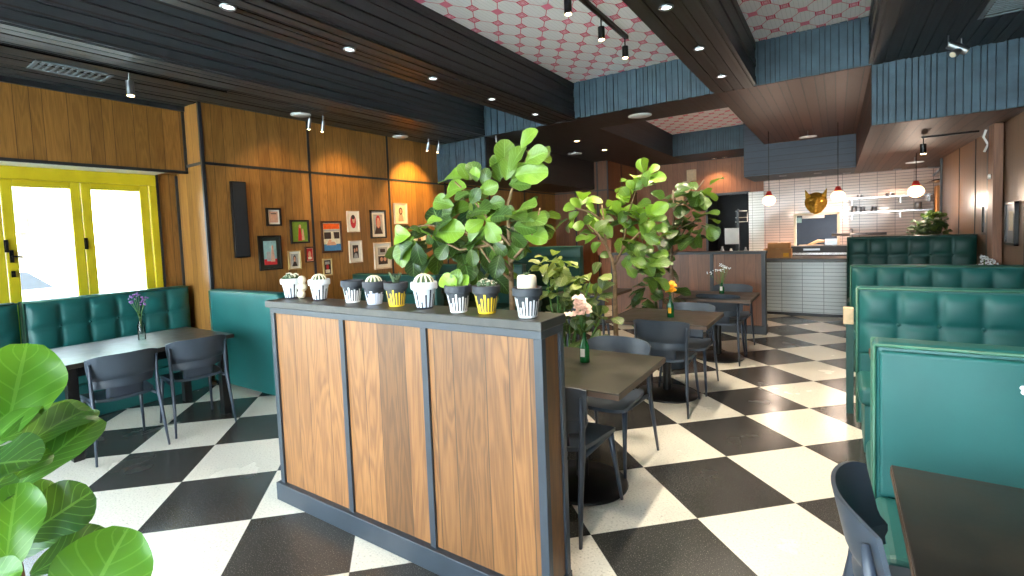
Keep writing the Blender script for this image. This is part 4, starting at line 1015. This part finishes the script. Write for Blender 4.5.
def vent(x, y, z, label, w=.3, l=.55):
    t = empty('ceiling_vent', (x, y, z), label, 'vent', 'ceiling vents')
    M().box(-w / 2, w / 2, -l / 2, l / 2, -.006, 0).build('backing', METAL, t)
    m = M(); m.box(-w / 2, -w / 2 + .03, -l / 2, l / 2, -.016, 0); m.box(w / 2 - .03, w / 2, -l / 2, l / 2, -.016, 0); m.box(-w / 2, w / 2, -l / 2, -l / 2 + .03, -.016, 0); m.box(-w / 2, w / 2, l / 2 - .03, l / 2, -.016, 0)
    m.build('frame', VENTM, t); m = M()
    for k in range(9): y0 = -l / 2 + .05 + k * (l - .1) / 9; m.box(-w / 2 + .03, w / 2 - .03, y0, y0 + .022, -.014, -.006)
    m.build('slats', VENTM, t)
vent(-5.62, 1.62, ZB, 'grey slatted vent in the ceiling over the window table'); vent(1.1, 5.5, ZB, 'grey slatted vent at the upper right corner')
t = empty('cable_hook', (-4.62, 6.9, 2.85), 'white curved cable hanging beside the lowered batten panel', 'cable')
M().tube([(0, 0, .35), (.0, 0, .25), (.05, 0, .2), (.06, 0, .08), (.03, 0, 0), (-.02, 0, .02)], .012, 8).build('cable', WHITE, t, smooth=True)

# ================================================================ KITCHEN
k = empty('service_counter', (0, 10.1, 0), 'long kitchen counter faced with white stacked tiles and dark top', 'counter')
M().box(-3.0, XR - .01, 9.78, 10.5, .04, .9).build('tiled_front', TILEW, k, world=True)
M().box(-3.0, XR - .01, 9.75, 10.55, .9, .96).build('worktop', TABLE, k, world=True, bevel=.006)
M().box(-3.0, XR - .01, 9.76, 10.5, 0, .045).build('kickboard', METAL, k, world=True)
k = empty('rear_worktop', (0, 13.0, 0), 'stainless back worktop along the tiled kitchen wall', 'counter')
M().box(-1.3, 3.0, 12.7, Y1 - .005, .85, .9).build('worktop', STEEL, k, world=True); M().box(-1.25, 2.95, 12.75, Y1 - .005, 0, .85).build('cabinet', BLK, k, world=True)
k = empty('equipment_unit', (-.4, 12.8, .9), 'low black equipment unit under the kitchen hatch', 'appliance')
M().box(-.45, .9, -.1, .3, 0, .14).build('body', METAL, k, bevel=.01); M().box(-.2, .1, -.12, -.1, .05, .09).build('front_plate', CHROME, k)
# hatch
m = M(); m.box(-.82, -.77, Y1 - .03, Y1 + .1, .98, 1.74); m.box(0, .05, Y1 - .03, Y1 + .1, .98, 1.74); m.box(-.82, .05, Y1 - .03, Y1 + .1, 1.71, 1.76); m.box(-.85, .07, Y1 - .1, Y1 + .1, .96, 1.0)
h = struct('window_2', m, CREAM)
k = empty('ticket_rail', (-.45, Y1 - .06, 1.64), 'white ticket rail along the top of the dark kitchen hatch', 'rail'); M().box(-.2, .22, 0, .03, 0, .07).build('rail', WHITE, k); M().box(-.3, -.21, 0, .02, -.09, .03).build('ticket', A_SKY, k)
k = empty('pass_tray', (-.35, Y1 + .2, 1.0), 'pale tray with wooden board resting in the kitchen hatch', 'tray'); M().box(-.38, .1, -.15, .2, 0, .03).build('board', PALE, k); M().tube([(-.2, 0, .03), (.0, 0, .12), (.15, .05, .1)], [.02, .04, .03], 8).build('cloth', PALE, k, smooth=True); M().box(.12, .36, -.1, .2, 0, .16).build('container', CHROME, k, bevel=.01)
# gold animal head
t = empty('animal_head', (-.39, Y1 - .02, 2.0), 'gold animal head with pointed ears on the tiled kitchen wall', 'wall ornament')
m = M()
def gh(u, v):
    a = 2 * pi * u; r = v
    base = .205 * (1 + .05 * cos(2 * a)) * (1 - .28 * max(0, -sin(a)) ** 3 * abs(cos(a)) * 2)
    x = base * cos(a) * r; z = (.22 if sin(a) > 0 else .28) * sin(a) * r
    d = .12 * (1 - r * r) + .05 * math.exp(-((x / .05) ** 2 + ((z + .06) / .09) ** 2)) * 1.6 - .035 * sum(math.exp(-(((x - s * .085) / .035) ** 2 + ((z - .04) / .025) ** 2)) for s in (-1, 1)) + .012 * sin(30 * a) * r * (1 - r)
    return (x, -d, z)
m.grid(gh, 48, 14)
for s in (-1, 1):
    m.prism([(s * .09, .14), (s * .21, .30), (s * .20, .08)], lambda p: (p[0], 0, p[1]), lambda p: (p[0] * .95, -.05, p[1] * .95))
m.ball((0, -.19, -.085), .035, 10, 8, (1.2, .8, .8)); m.ball((.085, -.09, .045), .022, 8, 6); m.ball((-.085, -.09, .045), .022, 8, 6)
m.build('head', GOLD, t, smooth=True)
# pendants
for x, ztop, lab in ((-1.0, ZB, 'left'), (.014, ZB, 'middle'), (1.013, ZL, 'right')):
    t = empty('pendant_lamp', (x, 10.2, 1.98), lab + ' glowing globe pendant with red cap over the kitchen counter', 'pendant lamp', 'globe pendants over the counter')
    M().ball((0, 0, 0), .1, 20, 12, (1.05, 1.05, .92)).build('globe', LAMPO, t, smooth=True)
    M().lathe([(0, .165), (.03, .165), (.05, .11), (.055, .085), (0, .085)], n=18).build('red_cap', plain('red_cap', (190, 50, 40), .4), t, smooth=True)
    M().tube([(0, 0, .16), (0, 0, ztop - 1.98)], .006, 6).build('cord', METAL, t)
    l = bpy.data.lights.new('pendant_bulb', 'POINT'); l.energy = 9; l.color = (1, .8, .66); l.shadow_soft_size = .1
    o = bpy.data.objects.new('pendant_bulb', l); C.objects.link(o); o.parent = t; o.location = (0, -.0, -.2)
# shelves
for z, lab in ((2.0, 'upper'), (1.7, 'lower')):
    t = empty('steel_shelf', (.95, Y1 - .18, z), lab + ' stainless shelf on the tiled kitchen wall', 'shelf', 'stainless wall shelves')
    M().box(-.75, .6, -.14, .18, 0, .03).build('board', STEEL, t)
    for x in (-.7, .1, .55): M().box(x, x + .02, -.1, .18, -.12, 0).build('bracket', STEEL, t)
for i, (x, z, r, hh) in enumerate([(.3, 1.73, .05, .12), (.45, 1.73, .045, .1), (.65, 1.73, .05, .09), (1.35, 1.73, .06, .14), (.4, 2.03, .05, .06), (.9, 2.03, .07, .06)]):
    t = empty('steel_canister', (x, Y1 - .17, z), ['leftmost canister on the lower kitchen shelf', 'second canister on the lower kitchen shelf', 'third canister on the lower kitchen shelf', 'canister at the right end of the lower kitchen shelf, by the brown box', 'small pan on the left of the upper kitchen shelf', 'wide pan near the middle of the upper kitchen shelf'][i], 'container', 'containers on the kitchen shelves')
    M().lathe([(0, 0), (r, 0), (r, hh), (r * .9, hh + .01), (0, hh + .01)], n=18).build('body', CHROME, t, smooth=True)
t = empty('kitchen_faucet', (.25, 13.22, .9), 'steel faucet and rail standing before the kitchen tiles, above the tall booth', 'faucet')
M().tube([(0, 0, 0), (0, 0, .48)], .03, 10).tube([(-.35, 0, .36), (.6, 0, .36)], .028, 10).build('pipe', CHROME, t, smooth=True)
t = empty('extraction_hood', (1.85, 12.2, 2.2), 'tilted steel hood and pipes at the right end of the kitchen', 'hood')
M().hexa([(-.5, -.5, 0), (.6, -.5, .08), (.6, .6, .08), (-.5, .6, 0)], [(-.3, -.3, .06), (.6, -.3, .22), (.6, .6, .22), (-.3, .6, .06)]).build('canopy', STEEL, t, bevel=.01)
M().tube([(-.4, 0, .12), (-.2, 0, .35)], .02, 8).tube([(-.45, .2, .3), (.3, .2, .2)], .02, 8).build('pipe', CHROME, t, smooth=True)
def carton(x, y, z, w, d, h, label, mt=CARD, st=False, rz=0, grp='cardboard boxes'):
    t = empty('cardboard_box', (x, y, z), label, 'box', grp, rz)
    M().box(-w / 2, w / 2, -d / 2, d / 2, 0, h).build('carton', mt, t, bevel=.004)
    M().box(-.025, .025, -d / 2 - .002, d / 2 + .001, h - .0005, h + .001).build('tape', PALE, t)
    if st: M().box(w * .22, w * .42, -d / 2 - .003, -d / 2, h * .15, h * .55).build('sticker', TAPE, t)
carton(-.86, 10.1, .96, .42, .3, .16, 'wide cardboard box with an orange sticker on the counter', st=True)
carton(-.84, 10.12, 1.122, .34, .26, .1, 'smaller cardboard box stacked on the stickered one')
t = empty('wall_shelf', (1.72, 13.15, 1.52), 'small white shelf carrying the tan box at the right of the kitchen', 'shelf'); M().box(-.3, .35, -.25, .25, 0, .03).build('board', WHITE, t)
carton(1.80, 13.12, 1.55, .4, .35, .62, 'tall tan cardboard box on the right kitchen shelf')
# topiary on the tall booth
t = empty('leafy_topiary', (1.28, 9.35, .96), 'dark green lobed leafy plant behind the tall dark booth', 'potted plant')
t.location = (1.17, 10.2, .96)
M().lathe([(0, 0), (.08, 0), (.1, .14), (.09, .14), (0, .12)], n=20).build('planter', NAVY, t, smooth=True)
m = M(); rr = random.Random(9)
for q in range(420):
    cx, cz, cr = rr.choice([(0, .5, .17), (-.1, .38, .13), (.07, .36, .15), (-.12, .24, .12), (.08, .55, .1)])
    e = Vector((rr.gauss(0, 1), rr.gauss(0, 1), rr.gauss(0, 1))).normalized(); p = Vector((cx, 0, cz)) + e * cr * rr.uniform(.5, 1)
    leaf(m, p, e + Vector((rr.uniform(-.8, .8), rr.uniform(-.8, .8), 0)), Vector((0, -.6, 1)), .085, rr.choice((0, .0, .08)), .9, .1, 2, 3)
m.build('foliage', LEAF, t, smooth=True)
# stepped pale blocks on the far wall
t = empty('stepped_panel', (-3.12, Y1 - .012, 2.0), 'stepped pale wooden blocks on the far wood wall by the doorway', 'wall ornament')
for a, b, c, d in ((-.02, .2, .72, 1.0), (-.12, .06, .42, .72), (-.3, -.12, -.1, .42)):
    M().box(a, b, -.06, 0, c, d).build('block', PALE, t, bevel=.004)
# items on the counter near the doorway
for i, (x, h, r, mt, lb) in enumerate([(-1.75, .22, .035, CHROME, 'tall steel bottle'), (-1.6, .18, .04, WHITE, 'white jar'), (-1.48, .15, .035, BGREEN, 'green jar'), (-1.36, .2, .03, CHROME, 'slim steel bottle'), (-1.25, .14, .045, CREAM, 'cream jar')]):
    t = empty('counter_bottle', (x, 10.0, .96), lb + ' on the counter left of the cardboard boxes', 'bottle', 'bottles on the counter')
    M().lathe([(0, 0), (r, 0), (r, h * .7), (r * .5, h * .85), (r * .45, h), (0, h)], n=16).build('body', mt, t, smooth=True)
t = empty('menu_stand', (-1.52, 10.25, .96), 'papers clipped on a dark stand in front of the dark doorway', 'stand')
M().box(-.02, .02, -.02, .02, 0, .9).build('pole', METAL, t); M().box(-.22, .02, -.03, -.02, .25, .55).build('paper', WHITE, t); M().tube([(-.04, 0, .66), (.16, 0, .66), (.16, 0, .86), (-.04, 0, .86)], .008, 6).tube([(-.04, 0, .74), (.16, 0, .74)], .006, 6).build('rack', WHITE, t)
# pale wood armrest cap beside the right booths
t = empty('booth_end_table', (.06, 4.9, 0), 'pale wood panel end jutting from the side of the second right booth', 'panel')
M().box(-.02, .05, 0, .1, .74, .87).build('pale_cap', PALE, t, bevel=.004); M().box(0, .05, .02, .08, 0, .74).build('support', TEALD, t)
# orange wood pieces by the rear column
t = empty('menu_board', (-3.85, 9.75, 1.05), 'orange wooden boards stacked by the brown column behind the figs', 'boards')
M().box(-.25, .05, 0, .04, -.0, .32).build('board', MWK, t); M().box(.1, .4, .05, .09, -.05, .25).build('board', MWK, t); M().box(-.2, .3, .1, .14, -1.05, .0).build('support', MWK, t)
